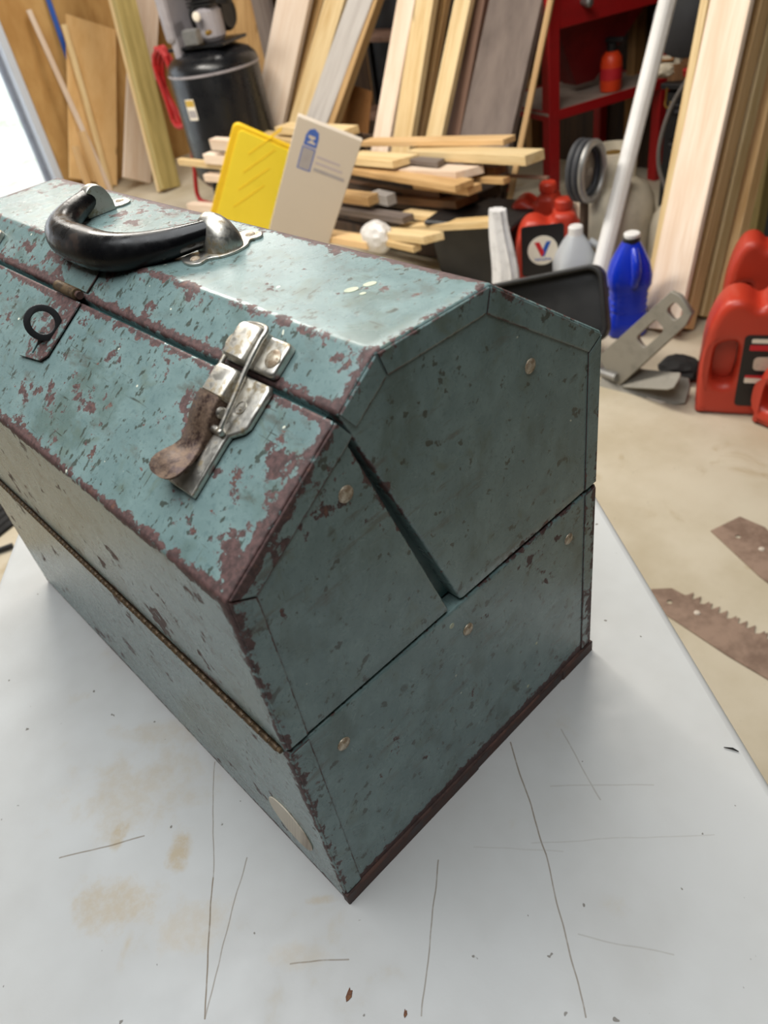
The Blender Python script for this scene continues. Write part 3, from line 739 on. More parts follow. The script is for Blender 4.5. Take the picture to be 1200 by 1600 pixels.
board('pale_board', 'wide whitish pine board upright behind the greenish stud', 'board', (214, 300), (227, 0), LW + .42, LW + .3, 43, .019, 'pinkpine', 'x', length=1.9)
board('treated_stud', 'greenish treated two-by-four leaning left of the compressor', 'stud', (272, 305), (197, 0), LW + .75, LW + .6, 28, .038, 'treated', 'x', length=2.0, roll=12)
board('edge_board', 'thin pale batten leaning behind the greenish stud', 'board', (252, 295), (178, 0), LW + .70, LW + .56, 9, .03, 'pine', 'x', length=2.0)
# behind the compressor
board('upright_plank', 'brown plank upright behind the compressor pump', 'plank', (385, 90), (378, 0), 3.2, 3.25, 60, .03, 'tan', length=1.7)
board('grey_plank', 'dark grey plank leaning behind the compressor on the right', 'plank', (428, 100), (405, 0), 3.05, 3.12, 26, .03, 'greyboard', length=1.7)
# first stack of leaning lumber
board('leaning_board', 'pinkish planed board, leftmost of the lumber leaning right', 'board', (418, 190), (457, 0), 2.62, 2.84, 46, .03, 'pinkpine', length=1.7)
board('leaning_board', 'tan narrow board next to the pinkish leaning board', 'board', (442, 190), (493, 0), 2.68, 2.92, 20, .04, 'tan', length=1.7)
board('leaning_board', 'pale pine board between tan board and grey primed board', 'board', (466, 190), (522, 0), 2.65, 2.90, 28, .03, 'pine', length=1.7)
board('leaning_board', 'pale grey primed board with brown edge leaning right', 'board', (493, 190), (562, 0), 2.62, 2.90, 34, .035, 'palegrey', length=1.7)
board('leaning_board', 'thin brown board at the right side of the primed board', 'board', (518, 190), (584, 0), 2.64, 2.92, 9, .05, 'tan', length=1.7)
board('cardboard_piece', 'brown cardboard piece standing behind the scrap wood', 'cardboard', (553, 210), (560, 136), 2.85, 2.9, 42, .006, 'cardboard')
# second stack
board('leaning_plank', 'pale pine plank, leftmost of the upright bundle in the middle', 'plank', (600, 190), (634, 0), 2.62, 2.86, 26, .035, 'pinkpine', length=1.7)
board('leaning_plank', 'knotty pale plank second in the upright middle bundle', 'plank', (632, 190), (662, 0), 2.60, 2.86, 28, .035, 'pine', length=1.7)
board('leaning_plank', 'darker tan plank recessed between pale planks of middle bundle', 'plank', (655, 190), (688, 0), 2.70, 2.94, 16, .035, 'tan', length=1.7)
board('leaning_plank', 'pale yellow plank at the right of the middle bundle', 'plank', (682, 190), (722, 0), 2.58, 2.84, 24, .03, 'pine', length=1.7)
board('leaning_plank', 'thin splintered strip at left foot of the middle bundle', 'plank', (590, 205), (604, 120), 2.62, 2.74, 6, .02, 'whiteboard')
board('weathered_board', 'reddish brown board beside wide grey weathered board', 'board', (708, 190), (743, 0), 2.66, 2.90, 26, .03, 'redbrown', length=1.7)
board('weathered_board', 'wide dark grey weathered board leaning beside the red cabinet', 'board', (762, 190), (804, 0), 2.60, 2.86, 78, .03, 'darkboard', length=1.7)
board('thin_stick', 'long thin brown stick leaning at right edge of weathered board', 'stick', (795, 310), (852, 35), 2.45, 2.78, 8, .012, 'tan', length=1.3)

# dark steel shelf behind the lumber
sh = thing('storage_shelf', 'dark shelf unit glimpsed between the two lumber stacks', 'shelf', (-3.3, 3.37, FLOOR))
for dx in (-.42, .42):
    for dy in (-.11, .11): link('upright', box_mesh((.03, .03, 1.5), .002, (dx, dy, .75)), 'black', sh)
for z in (.25, .66, 1.12): link('shelf_board', box_mesh((.86, .25, .025), .002, (0, 0, z)), 'redbrown' if z < .7 else 'black', sh)
link('back_panel', box_mesh((.86, .01, 1.5), 0, (0, .12, .75)), 'black', sh)

# ================================================================== COMPRESSOR
cb = at((388, 316), FLOOR, 'z')
cp = thing('air_compressor', 'black upright air compressor with dusty pump behind the leaning lumber', 'compressor', cb, math.radians(25))
R0 = .245
tk = soft(link('tank', lathe_mesh([(.02, .10), (.12, .115), (R0 * .85, .15), (R0, .20), (R0, .72), (R0 * .97, .745), (R0 * .85, .775), (R0 * .6, .80), (.02, .815)], 36), 'blackpaint', cp))
link('weld_band', lathe_mesh([(R0 - .002, .70), (R0 + .002, .703), (R0 + .002, .712), (R0 - .002, .715)], 36, False), 'greypaint', tk)
for k in range(3):
    a = k * 2 * math.pi / 3 + .4; x, y = math.cos(a) * R0 * .9, math.sin(a) * R0 * .9
    link('foot', box_mesh((.05, .05, .18), .006, (x, y, .09)), 'blackpaint', cp)
link('top_plate', box_mesh((.34, .26, .015), .003, (0, 0, .82)), 'blackpaint', cp)
pm_ = link('pump_crankcase', lathe_mesh([(.055, .83), (.07, .85), (.07, .96), (.05, .98)], 18), 'greypaint', cp, Matrix.Translation((.06, -.02, 0)))
bm = bmesh.new()
for k in range(7): bxb(bm, (.06, -.02, .99 + k * .016), (.14, .13, .008), .001)
bxb(bm, (.06, -.02, 1.04), (.09, .09, .13))
link('cylinder_fins', bm_mesh(bm), 'black', cp)
link('cylinder_head', box_mesh((.15, .14, .04), .008, (.06, -.02, 1.12)), 'greypaint', cp)
link('motor', lathe_mesh([(.02, -.12), (.07, -.115), (.08, -.1), (.08, .1), (.07, .115), (.02, .12)], 20), 'black', cp, frame((.0, .10, .93), (0, 0, 1), (0, 1, 0), (-1, 0, 0)))
bg_ = link('belt_guard', box_mesh((.06, .30, .30), .025, (-.11, -.02, 1.0), 2), 'greypaint', cp)
bm = bmesh.new()
for k in range(6): bxb(bm, (-.144, -.02, .90 + k * .04), (.006, .22, .008))
link('guard_slot', bm_mesh(bm), 'black', bg_)
link('guard_strut', box_mesh((.04, .10, .16), .006, (-.10, -.10, .86)), 'greypaint', cp)
soft(link('air_filter', lathe_mesh([(.035, 0), (.04, .01), (.04, .06), (.03, .07)], 16), 'black', cp, frame((.17, -.06, 1.02), (0, 1, 0), (0, 0, 1), (1, 0, 0))))
link('pressure_gauge', lathe_mesh([(.02, 0), (.022, .004), (.022, .012), (.015, .016)], 16), 'label_white', cp, frame((.06, -.12, .95), (1, 0, 0), (0, 0, 1), (0, -1, 0)))
link('pressure_switch', box_mesh((.09, .05, .07), .006, (.02, -.15, .87)), 'zinc', cp)
link('brass_valve', lathe_mesh([(.01, 0), (.012, .03), (.006, .04)], 10), 'brass', cp, frame((.12, -.13, .88), (1, 0, 0), (0, 0, 1), (0, -1, 0)))
# label on tank, facing the camera side
ang = math.atan2(CAM.y - cb.y, CAM.x - cb.x) - math.radians(25) - .75
lb = link('warning_label', plate_mesh([rrect(.06, .10, .004)], .001, 0), 'label_white', cp, frame((math.cos(ang) * (R0 + .0015), math.sin(ang) * (R0 + .0015), .56), (-math.sin(ang), math.cos(ang), 0), (0, 0, 1), (math.cos(ang), math.sin(ang), 0)))
link('label_band', plate_mesh([rrect(.056, .03, .002, 0, .03)], .002, 0), 'label_yellow', lb)
link('label_band', plate_mesh([rrect(.05, .035, .002, 0, -.02)], .002, 0), 'inkgrey', lb)
# red hose hanging on its left
hp = at((262, 140), cb.y - .12)
hose = []
for k in range(60):
    a = k / 60 * 2 * math.pi * 3; hose.append((hp.x + .10 * math.sin(a) + .02 * math.sin(k), hp.y + .02 * k / 20, hp.z + .20 * math.cos(a)))
hx = thing('air_hose', 'red rubber hose coiled on a hook left of the compressor', 'hose', (hp.x, hp.y, FLOOR))
link('coil', tube_mesh([(x - hp.x, y - hp.y, z - FLOOR) for x, y, z in hose], .013, 8), 'redhose', hx)
link('hose_tail', tube_mesh(spline([(.08, .03, hp.z - FLOOR - .1), (.06, 0, .25), (.02, -.02, .05), (.12, -.02, .014), (.22, .02, .014)], 6), .013, 8), 'redhose', hx)

# ================================================================== SCRAP WOOD PILE
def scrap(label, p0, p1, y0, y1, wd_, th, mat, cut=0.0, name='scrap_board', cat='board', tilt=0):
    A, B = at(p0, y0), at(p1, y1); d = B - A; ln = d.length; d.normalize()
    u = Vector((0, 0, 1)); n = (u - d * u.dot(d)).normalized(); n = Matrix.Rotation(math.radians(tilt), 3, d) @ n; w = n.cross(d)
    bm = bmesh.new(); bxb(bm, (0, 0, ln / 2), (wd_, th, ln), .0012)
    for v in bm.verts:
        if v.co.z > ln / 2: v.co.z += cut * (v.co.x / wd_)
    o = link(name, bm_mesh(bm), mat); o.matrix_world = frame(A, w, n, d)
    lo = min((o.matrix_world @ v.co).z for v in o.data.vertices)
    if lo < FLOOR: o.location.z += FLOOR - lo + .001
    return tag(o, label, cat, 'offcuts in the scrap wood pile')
S_ = scrap
S_('long thin pale orange offcut lying on top of the scrap pile', (572, 222), (796, 219), 2.40, 2.34, .07, .022, 'orange')
S_('broad pale pine offcut at right top of the scrap pile', (650, 238), (836, 246), 2.34, 2.20, .09, .035, 'pine')
S_('short tan block on the pile just right of the grey card', (552, 246), (634, 252), 2.26, 2.22, .11, .03, 'pine', .04)
S_('grey weathered offcut between two pale boards near pile top', (620, 246), (690, 254), 2.30, 2.22, .06, .02, 'greyboard', -.03)
S_('pinkish pale offcut in the middle of the scrap pile', (610, 264), (734, 270), 2.26, 2.18, .10, .03, 'pinkpine', .05)
S_('long brown-edged plank slanting down across the pile', (548, 262), (726, 290), 2.24, 2.10, .09, .025, 'tan')
S_('small brown block near the right end of the pile', (730, 260), (782, 266), 2.32, 2.28, .06, .03, 'brown')
S_('small tan stick end below the brown block', (738, 279), (792, 282), 2.25, 2.20, .035, .022, 'tan')
S_('thin greyish stick poking out right of the pile', (790, 274), (857, 278), 2.30, 2.20, .012, .012, 'redbrown')
S_('tan offcut under the pinkish offcut', (655, 286), (742, 296), 2.22, 2.16, .07, .028, 'orange')
S_('dark brown board under the slanting plank', (545, 286), (700, 300), 2.30, 2.26, .10, .03, 'brown')
S_('brown board end beside the white block in the pile', (530, 305), (584, 312), 2.14, 2.10, .06, .04, 'tan')
S_('white painted block in the shadow of the pile', (586, 306), (612, 312), 2.16, 2.14, .05, .045, 'palegrey')
S_('brown stub behind the white painted block', (620, 305), (730, 314), 2.28, 2.22, .12, .03, 'brown')
S_('blue-grey plank in the lower half of the pile', (530, 326), (638, 342), 2.12, 2.06, .06, .026, 'greyboard')
S_('short pale offcut right of the blue-grey plank', (634, 333), (690, 340), 2.16, 2.12, .06, .022, 'pine')
S_('long pale offcut low on the right side of the pile', (626, 356), (776, 346), 2.10, 2.06, .07, .026, 'pine', -.06)
S_('pale board end pointing right near the floor', (598, 364), (678, 372), 2.02, 1.96, .07, .03, 'pine', .04)
S_('small pale stub, lowest of the scrap pile', (608, 378), (652, 388), 1.98, 1.95, .04, .024, 'pine')
S_('tan crumpled offcut by the foot of the grey card', (512, 368), (584, 380), 2.0, 1.96, .08, .03, 'orange')
S_('cream board end left of the yellow panel, highest one', (334, 224), (440, 232), 2.0, 2.06, .05, .05, 'pinkpine')
S_('second cream board end left of the yellow panel', (324, 246), (440, 256), 2.0, 2.06, .05, .045, 'pinkpine')
S_('long cream batten sticking out left of the yellow panel', (281, 252), (430, 268), 1.98, 2.05, .03, .03, 'pine')
S_('cream stub below the long batten on the left', (324, 276), (430, 284), 2.0, 2.06, .05, .035, 'pinkpine')
S_('pale board end low on the left beside the compressor foot', (298, 322), (420, 332), 1.98, 2.04, .05, .04, 'pinkpine')
S_('cream board lying behind the yellow panel top', (404, 210), (470, 222), 2.46, 2.4, .08, .03, 'pine')
S_('pale yellow board lying behind the grey card top', (442, 200), (548, 206), 2.46, 2.4, .10, .035, 'pine')
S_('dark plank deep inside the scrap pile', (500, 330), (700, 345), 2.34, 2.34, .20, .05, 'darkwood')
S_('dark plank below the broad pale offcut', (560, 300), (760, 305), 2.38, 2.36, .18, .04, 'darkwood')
# pallet-like trestle the pile rests on
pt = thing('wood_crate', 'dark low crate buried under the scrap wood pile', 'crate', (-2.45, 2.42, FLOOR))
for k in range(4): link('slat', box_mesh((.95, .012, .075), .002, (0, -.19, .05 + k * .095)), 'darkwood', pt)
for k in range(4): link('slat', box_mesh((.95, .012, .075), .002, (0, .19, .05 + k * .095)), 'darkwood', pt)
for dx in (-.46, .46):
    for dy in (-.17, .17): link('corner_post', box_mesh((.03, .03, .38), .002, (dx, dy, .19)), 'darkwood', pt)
# plastic wrap by the pile
def crumple(name, label, cat, c, rx, ry, rz, mat, seed, base=FLOOR):
    rnd = random.Random(seed); bm = bmesh.new(); bmesh.ops.create_icosphere(bm, subdivisions=3, radius=1)
    ph_ = [(Vector((rnd.uniform(-1, 1), rnd.uniform(-1, 1), rnd.uniform(-1, 1))) * 5, rnd.uniform(0, 6)) for _ in range(7)]
    for v in bm.verts:
        s = 1 + sum(.07 * abs(math.sin(v.co.dot(k) + p)) for k, p in ph_) - .2
        v.co = Vector((v.co.x * rx * s, v.co.y * ry * s, v.co.z * rz * s))
    lo = min(v.co.z for v in bm.verts)
    o = link(name, bm_mesh(bm), mat); o.location = (c.x, c.y, max(c.z, base - lo) if base is not None else c.z)
    return tag(o, label, cat)
crumple('plastic_wrap', 'crumpled white plastic wrap at the foot of the scrap pile', 'plastic', at((590, 370), 1.98), .07, .05, .06, 'foam', 3)
sk = at((786, 425), 2.02); rings = []
for k in range(9):
    z = k / 8; rw, rd_ = .055 - .022 * z ** 2, .045 - .02 * z; rings.append([(rw * (1 + .16 * math.sin(j * 2.5 + z * 2)) * math.cos(2 * math.pi * j / 20) + .012 * math.sin(z * 5), rd_ * (1 + .16 * math.sin(j * 2.5 + z)) * math.sin(2 * math.pi * j / 20), z * .36) for j in range(20)])
o = soft(link('plastic_sack', loft_mesh(rings), plain('grey_plastic_film', '#e2e2e4', .35, 0, .3, 30)), 60); o.location = (sk.x, sk.y, FLOOR + .001); tag(o, 'tall crumpled white film sack right of the scrap pile', 'sack')

# black tote in the dark under the pile's right end
bn = at((745, 405), 2.16)
bt = thing('storage_bin', 'black storage bin in the shadow right of the scrap pile', 'bin', (bn.x, bn.y + .06, FLOOR), .2)
link('bin_body', loft_mesh([[(sx * (.15 + .03 * z / .24), sy * (.11 + .02 * z / .24), z) for sx, sy in ((-1, -1), (1, -1), (1, 1), (-1, 1))] for z in (0, .24)]), 'black', bt)
link('bin_lid', box_mesh((.39, .29, .02), .006, (0, 0, .25)), 'black', bt)

# ================================================================== YELLOW PANEL AND GREY POSTAL CARD
r, wid, ln = board('yellow_panel', 'yellow plastic panel with diagonal ribs propped behind the toolbox', 'panel', (385, 330), (420, 214), 1.90, 1.98, 108, .02, 'yellow', root=True, facing=True)
pn = soft(link('panel_shell', plate_mesh([rrect(wid, ln, .03, 0, ln / 2, 6)], .02, .006, 3), 'yellowrim', r, Matrix.Rotation(math.radians(90), 4, 'X')))
link('panel_face', plate_mesh([rrect(wid - .045, ln - .04, .02, .008, ln / 2, 5)], .004, .0015), 'yellow', r, Matrix.Translation((0, .0, 0)) @ Matrix.Rotation(math.radians(90), 4, 'X') @ Matrix.Translation((0, 0, -.0105)))
link('panel_face', plate_mesh([rrect(wid - .045, ln - .04, .02, .008, ln / 2, 5)], .004, .0015), 'yellow', r, Matrix.Rotation(math.radians(90), 4, 'X') @ Matrix.Translation((0, 0, .0105)))
for k in range(4):
    for s in (1, -1):
        m = Matrix.Translation((-.01 + .0 * k, .0122 * s, ln * .42 + .095 * k)) @ Matrix.Rotation(math.radians(-58), 4, 'Y')
        link('rib', box_mesh((wid * .62, .003, .005), .0008), 'yellowrim', r, m)
r, wid, ln = board('postal_card', 'pale grey cardboard postal carton with blue logo behind the toolbox', 'carton', (470, 360), (516, 201), 1.86, 1.96, 97, .03, 'card', root=True, facing=True)
link('carton_body', box_mesh((wid, .03, ln), .002, (0, 0, ln / 2)), 'card', r)
u_ = wid
FC = Matrix.Translation((0, .0155, ln)) @ Matrix(((1, 0, 0, 0), (0, 0, 1, 0), (0, 1, 0, 0), (0, 0, 0, 1)))     # face frame: x right, y up (0 at top), z out
def card_side(s): return s
facing = 1 if (r.matrix_world.to_3x3() @ Vector((0, 1, 0))).dot(CAM - r.matrix_world.translation) > 0 else -1
rx_ = 1 if (r.matrix_world.to_3x3() @ Vector((1, 0, 0))).dot(right) > 0 else -1
FC = frame((0, .0152 * facing, ln), (rx_, 0, 0), (0, 0, 1), (0, facing, 0))
k_ = u_ / 95.0                                                          # one photographed pixel on the card
lg = link('logo', plate_mesh([[(x * k_, y * k_) for x, y in ((-30, -34), (-30, -20), (-27, -12), (-20, -8), (-13, -12), (-11, -20), (-11, -34))]], .0006, 0), 'inkblue', r, FC)
link('logo_letters', plate_mesh([[(x * k_, y * k_) for x, y in ((-27, -30), (-14, -30), (-14, -28), (-22, -24), (-16, -22), (-16, -19), (-26, -19), (-26, -22), (-20, -25))]], .0009, 0), 'card', lg)
link('stamp_frame', plate_mesh([[(x * k_, y * k_) for x, y in ((-31, -70), (-11, -70), (-11, -36), (-31, -36))]], .0006, 0), 'inkblue', r, FC)
link('stamp_field', plate_mesh([[(x * k_, y * k_) for x, y in ((-29.5, -68.5), (-12.5, -68.5), (-12.5, -37.5), (-29.5, -37.5))]], .0010, 0), 'inkgrey', r, FC)
for i, (x1, yy, hh) in enumerate(((28, -46, 3), (34, -55, 3), (40, -66, 5))):
    link('print_line', plate_mesh([[(-7 * k_, yy * k_), (x1 * k_, yy * k_), (x1 * k_, (yy + hh) * k_), (-7 * k_, (yy + hh) * k_)]], .0006, 0), 'inklilac' if i < 2 else 'inkgrey', r, FC)

# ================================================================== RED CABINET
P0 = at((862, 335), FLOOR, 'z'); da = math.atan2(.95, .30)
rc_ = thing('red_stand', 'red steel machine stand with dusty shelf beside the weathered boards', 'stand', P0, da)
# local: x runs back along the shelf edge, y to the left
for x in (0, .62):
    for y in (0, .42): link('leg', box_mesh((.055, .055, 1.35), .003, (x, y, .675)), 'redpaint', rc_)
zs_ = at((875, 186), P0.y).z - FLOOR
zt_ = at((862, 50), P0.y).z - FLOOR
shf = link('shelf', box_mesh((.68, .46, .012), .002, (.31, .21, zs_ + .02)), 'dust', rc_)
for y in (-.026, .446): link('shelf_lip', box_mesh((.62, .006, .04), .001, (.31, y, zs_ + .012)), 'redpaint', shf)
for x in (-.026, .646): link('shelf_lip', box_mesh((.006, .42, .04), .001, (x, .21, zs_ + .012)), 'redpaint', shf)
for y in (0, .42): link('rail', box_mesh((.60, .05, .11), .003, (.31, y, zt_ + .06)), 'redpaint', rc_)
for x in (0, .62): link('rail', box_mesh((.05, .40, .11), .003, (x, .21, zt_ + .06)), 'redpaint', rc_)
link('hopper', loft_mesh([[(.31 + sx * a_, .21 + sy * b_, z) for sx, sy in ((-1, -1), (1, -1), (1, 1), (-1, 1))] for a_, b_, z in ((.05, .05, zs_ + .06), (.28, .18, zt_ + .06))]), 'darkred', rc_)
link('tank_panel', box_mesh((.64, .44, .4), .004, (.31, .21, zt_ + .31)), 'darkred', rc_)
link('latch_knob', lathe_mesh([(.012, 0), (.012, .03), (.018, .032), (.018, .05), (.01, .056)], 14), 'zinc', rc_, frame((.14, -.025, zt_ + .08), (1, 0, 0), (0, 0, 1), (0, -1, 0)))
# orange bottle on the shelf
bp = rc_.matrix_world if False else Matrix.Translation(P0) @ Matrix.Rotation(da, 4, 'Z')
bl = bp @ Vector((.36, .045, zs_ + .0265))
ob = thing('cleaner_bottle', 'orange red bottle with black cap on the red stand shelf', 'bottle', bl)
soft(link('bottle_body', lathe_mesh([(.03, 0), (.045, .004), (.048, .02), (.048, .11), (.044, .135), (.03, .155), (.02, .16)], 22), 'orange_plastic', ob))
link('cap', lathe_mesh([(.022, .158), (.022, .185), (.016, .19)], 14), 'black', ob)
link('spray_head', box_mesh((.09, .03, .022), .006, (.015, 0, .20)), 'black', ob)
link('label_band', lathe_mesh([(.0484, .05), (.0488, .052), (.0488, .095), (.0484, .097)], 22, False), 'label_red', ob)

# ================================================================== PROPANE TANK, COIL, POLE
tp = at((950, 432), FLOOR, 'z')
pt_ = thing('propane_tank', 'cream propane tank with collar standing behind the white pole', 'gas tank', tp, .3)
TR = .158
soft(link('tank_shell', lathe_mesh([(.10, .03), (.14, .045), (TR, .09), (TR, .25), (.150, .30), (.125, .345), (.08, .37), (.02, .378)], 32), 'cream', pt_))
link('foot_ring', lathe_mesh([(.105, .0), (.105, .05), (.100, .05), (.100, .0)], 28, False), 'cream', pt_)
cl = []
for r_, z0, z1 in ((.088, .345, .475),):
    bm = bmesh.new(); n_ = 22; a0, a1 = .6, 5.6; vs = []
    for k in range(n_ + 1):
        a = a0 + (a1 - a0) * k / n_
        vs.append([bm.verts.new((rr * math.cos(a), rr * math.sin(a), z)) for rr, z in ((r_, z0), (r_, z1), (r_ - .005, z1), (r_ - .005, z0))])
    for A_, B_ in zip(vs, vs[1:]):
        for k in range(4): bm.faces.new((A_[k], A_[(k + 1) % 4], B_[(k + 1) % 4], B_[k]))
    bm.faces.new(vs[0]); bm.faces.new(vs[-1][::-1])
    soft(link('collar', bm_mesh(bm), 'cream', pt_))
link('valve', lathe_mesh([(.02, .375), (.02, .42), (.012, .425), (.012, .44), (.03, .445), (.03, .46)], 14), 'brass', pt_)
# coil of grey flexible pipe leaning on the tank
cc_ = at((922, 268), 2.22)
vd = (CAM - cc_); vd.z = 0; vd.normalize(); yaw = Matrix.Rotation(math.radians(58), 3, 'Z') @ vd
sdw = Vector((0, 0, 1)).cross(yaw).normalized(); upv = yaw.cross(sdw)
ck = thing('pipe_coil', 'coil of ribbed grey pipe propped against the propane tank', 'coil', mw=frame(cc_, sdw, upv, yaw))
for k in range(3):
    soft(link('turn', tube_mesh([(.070 * math.cos(2 * math.pi * j / 32), .092 * math.sin(2 * math.pi * j / 32), -.04 + .024 * k) for j in range(32)], .012, 10, closed=True), 'darkgrey' if k != 2 else 'zinc', ck))
link('hub_disc', lathe_mesh([(.066, -.03), (.066, -.02), (.03, -.012), (.012, .0)], 24), 'steelgrey', ck)
link('prop_stick', box_mesh((.03, cc_.z - FLOOR - .06, .02), .002, (0, -(cc_.z - FLOOR - .06) / 2 - .08, -.02)), 'darkwood', ck)
# white pole
A, B = at((940, 408), 2.16), at((1042, 0), 2.66); d = (B - A).normalized(); A = A + d * ((FLOOR + .012 - A.z) / d.z)
pl_ = thing('plastic_pole', 'long white plastic pipe leaning in front of the red stand', 'pipe', A)
link('pipe', tube_mesh([(0, 0, 0), tuple(d * 2.0)], .027, 16), 'pvc', pl_)
sd = d.cross(CAM - A).normalized()
link('corner_bead', tube_mesh([tuple(d * .01 + sd * .012 - d.cross(sd) * -.0), tuple(d * 1.99 + sd * .012)], .020, 10), 'pvc', pl_)

# ================================================================== RIGHT BACKGROUND: black cart, lamp, cord, second tank
ct = at((1060, 190), 3.05)
cart = thing('tool_cart', 'black steel cart in the dark behind the white pole', 'cart', (-1.20, 3.27, FLOOR), 0)
zc_ = at((1055, 135), 3.05).z - FLOOR
link('carcass', box_mesh((.60, .42, zc_ - .05), .006, (0, 0, (zc_ - .05) / 2 + .03)), 'black', cart)
link('tray', box_mesh((.64, .46, .02), .003, (0, 0, zc_)), 'black', cart)
for k in range(3):
    dr = link('drawer', box_mesh((.54, .015, .13), .004, (0, -.215, zc_ - .13 - k * .15)), 'black', cart)
    link('handle', box_mesh((.5, .012, .012), .002, (0, -.228, zc_ - .09 - k * .15)), 'darkgrey', dr)
for dx in (-.24, .24):
    for dy in (-.15, .15): link('caster', lathe_mesh([(.025, -.01), (.028, 0), (.025, .01)], 14), 'sole', cart, frame((dx, dy, .028), (0, 1, 0), (0, 0, 1), (1, 0, 0)))
def hookm(): return spline([(0, 0, .06), (0, 0, .02), (0, -.004, 0), (.012, -.006, -.012), (.024, -.004, 0), (.022, -.002, .012)], 5)
hk = at((1036, 165), 3.0)
o = link('wire_hook', tube_mesh(hookm(), .004, 6), 'brass'); o.location = (hk.x, 3.02, hk.z); tag(o, 'small brass hook hanging on the front of the black cart', 'hook')
# rags / tin on the cart
jz = FLOOR + zc_ + .011
jt = at((1035, 125), 3.1)
crumple('rag', 'crumpled cream rag on top of the black cart', 'rag', Vector((jt.x, 3.12, jz + .03)), .07, .06, .035, 'cream', 8, jz)
jt = at((1062, 115), 3.1)
tn = thing('cardboard_box', 'small open brown box on the black cart', 'box', (jt.x, 3.14, jz), .4)
link('box_body', box_mesh((.12, .10, .06), .001, (0, 0, .03)), 'brown', tn)
for s in (-1, 1): link('flap', box_mesh((.06, .10, .002), 0, (.075 * s, 0, .075)), 'cardboard', tn, Matrix.Rotation(0, 4, 'Y'))
jt = at((1088, 125), 3.1)
crumple('pink_rag', 'small pinkish rag on the right of the black cart top', 'rag', Vector((jt.x, 3.12, jz + .02)), .06, .05, .025, 'redhose', 11, jz)
# domed lamp
dl = at((1076, 30), 2.82)
fl = thing('dome_lamp', 'dark grey domed shop lamp on a stand in the upper right', 'lamp', (dl.x, 2.82, FLOOR))
hz = dl.z - FLOOR
dv = (CAM - Vector((dl.x, 2.82, dl.z))).normalized(); dv = (dv + Vector((0, 0, -.15))).normalized(); sx_ = dv.cross(Vector((0, 0, 1))).normalized(); sy_ = dv.cross(sx_)
soft(link('dome', lathe_mesh([(.118, .0), (.122, .006), (.115, .03), (.085, .06), (.04, .075), (.01, .078)][::-1], 32), 'darkgrey', fl, frame((0, 0, hz), sx_, sy_, dv * -1)))
soft(link('front_disc', lathe_mesh([(.01, .03), (.06, .024), (.10, .008), (.118, 0)], 32), 'darkgrey', fl, frame((0, 0, hz), sx_, -sy_, dv)))
link('stem', tube_mesh([(0, .10, 0), (0, .10, hz - .02), (0, .05, hz)], .014, 10), 'darkgrey', fl)
link('stand_base', lathe_mesh([(.13, 0), (.13, .012), (.03, .03)], 24), 'black', fl, Matrix.Translation((0, .10, 0)))
# cord
cps = [at(p, y) for p, y in (((1105, 75), 2.9), ((1080, 115), 2.85), ((1050, 165), 2.8), ((1032, 220), 2.75), ((1030, 262), 2.72), ((1042, 300), 2.7), ((1050, 340), 2.7), ((1046, 380), 2.7))]
cps = [Vector(p) for p in cps]; cps.append(Vector((cps[-1].x, cps[-1].y, FLOOR + .01)))
o = link('power_cord', tube_mesh(spline(cps, 5), .009, 8), 'cord'); tag(o, 'grey power cord hanging in front of the black cart', 'cord')
# second cylinder behind the pine board
tq = at((1052, 395), 2.45)
t2 = thing('water_jug', 'dusty greyish jug with blue cap half hidden behind pine board', 'jug', (tq.x, 2.45, FLOOR), 0)
soft(link('jug_body', lathe_mesh([(.06, 0), (.085, .006), (.09, .03), (.09, .22), (.08, .26), (.05, .30), (.025, .32)], 26), 'cream', t2))
link('cap', lathe_mesh([(.03, .318), (.03, .35), (.024, .355)], 16), 'blue', t2)
# big pine board, studs
board('pine_board', 'wide pale pine board leaning on the studs behind the oil jugs', 'board', (1034, 490), (1140, 0), 2.10, 2.55, 56, .019, 'pinkpine', length=2.2, roll=-14)
board('pine_batten', 'narrow yellowish batten along the left of wide pale board', 'batten', (1008, 480), (1100, 0), 2.13, 2.58, 11, .03, 'pine', length=2.2, roll=-14)
board('leaning_stud', 'yellowish two-by-four just right of the wide pale board', 'stud', (1076, 440), (1170, 30), 2.20, 2.58, 24, .045, 'orange', length=2.3, roll=-10)
board('leaning_stud', 'pine two-by-four second right of the wide pale board', 'stud', (1100, 420), (1190, 20), 2.30, 2.66, 28, .045, 'pine', length=2.3, roll=-10)
board('leaning_stud', 'brown stud in the upper right corner behind the oil jugs', 'stud', (1140, 380), (1212, 60), 2.40, 2.74, 24, .045, 'orange', length=2.3, roll=-10)
board('green_post', 'olive treated post in shade at the right behind the jugs', 'post', (1152, 400), (1185, 200), 2.55, 2.7, 44, .09, 'treated', length=2.2)
board('steel_sheet', 'dark sheet upright at the far right edge', 'sheet', (1200, 390), (1215, 150), 2.62, 2.8, 46, .02, 'darkgrey', length=2.0)

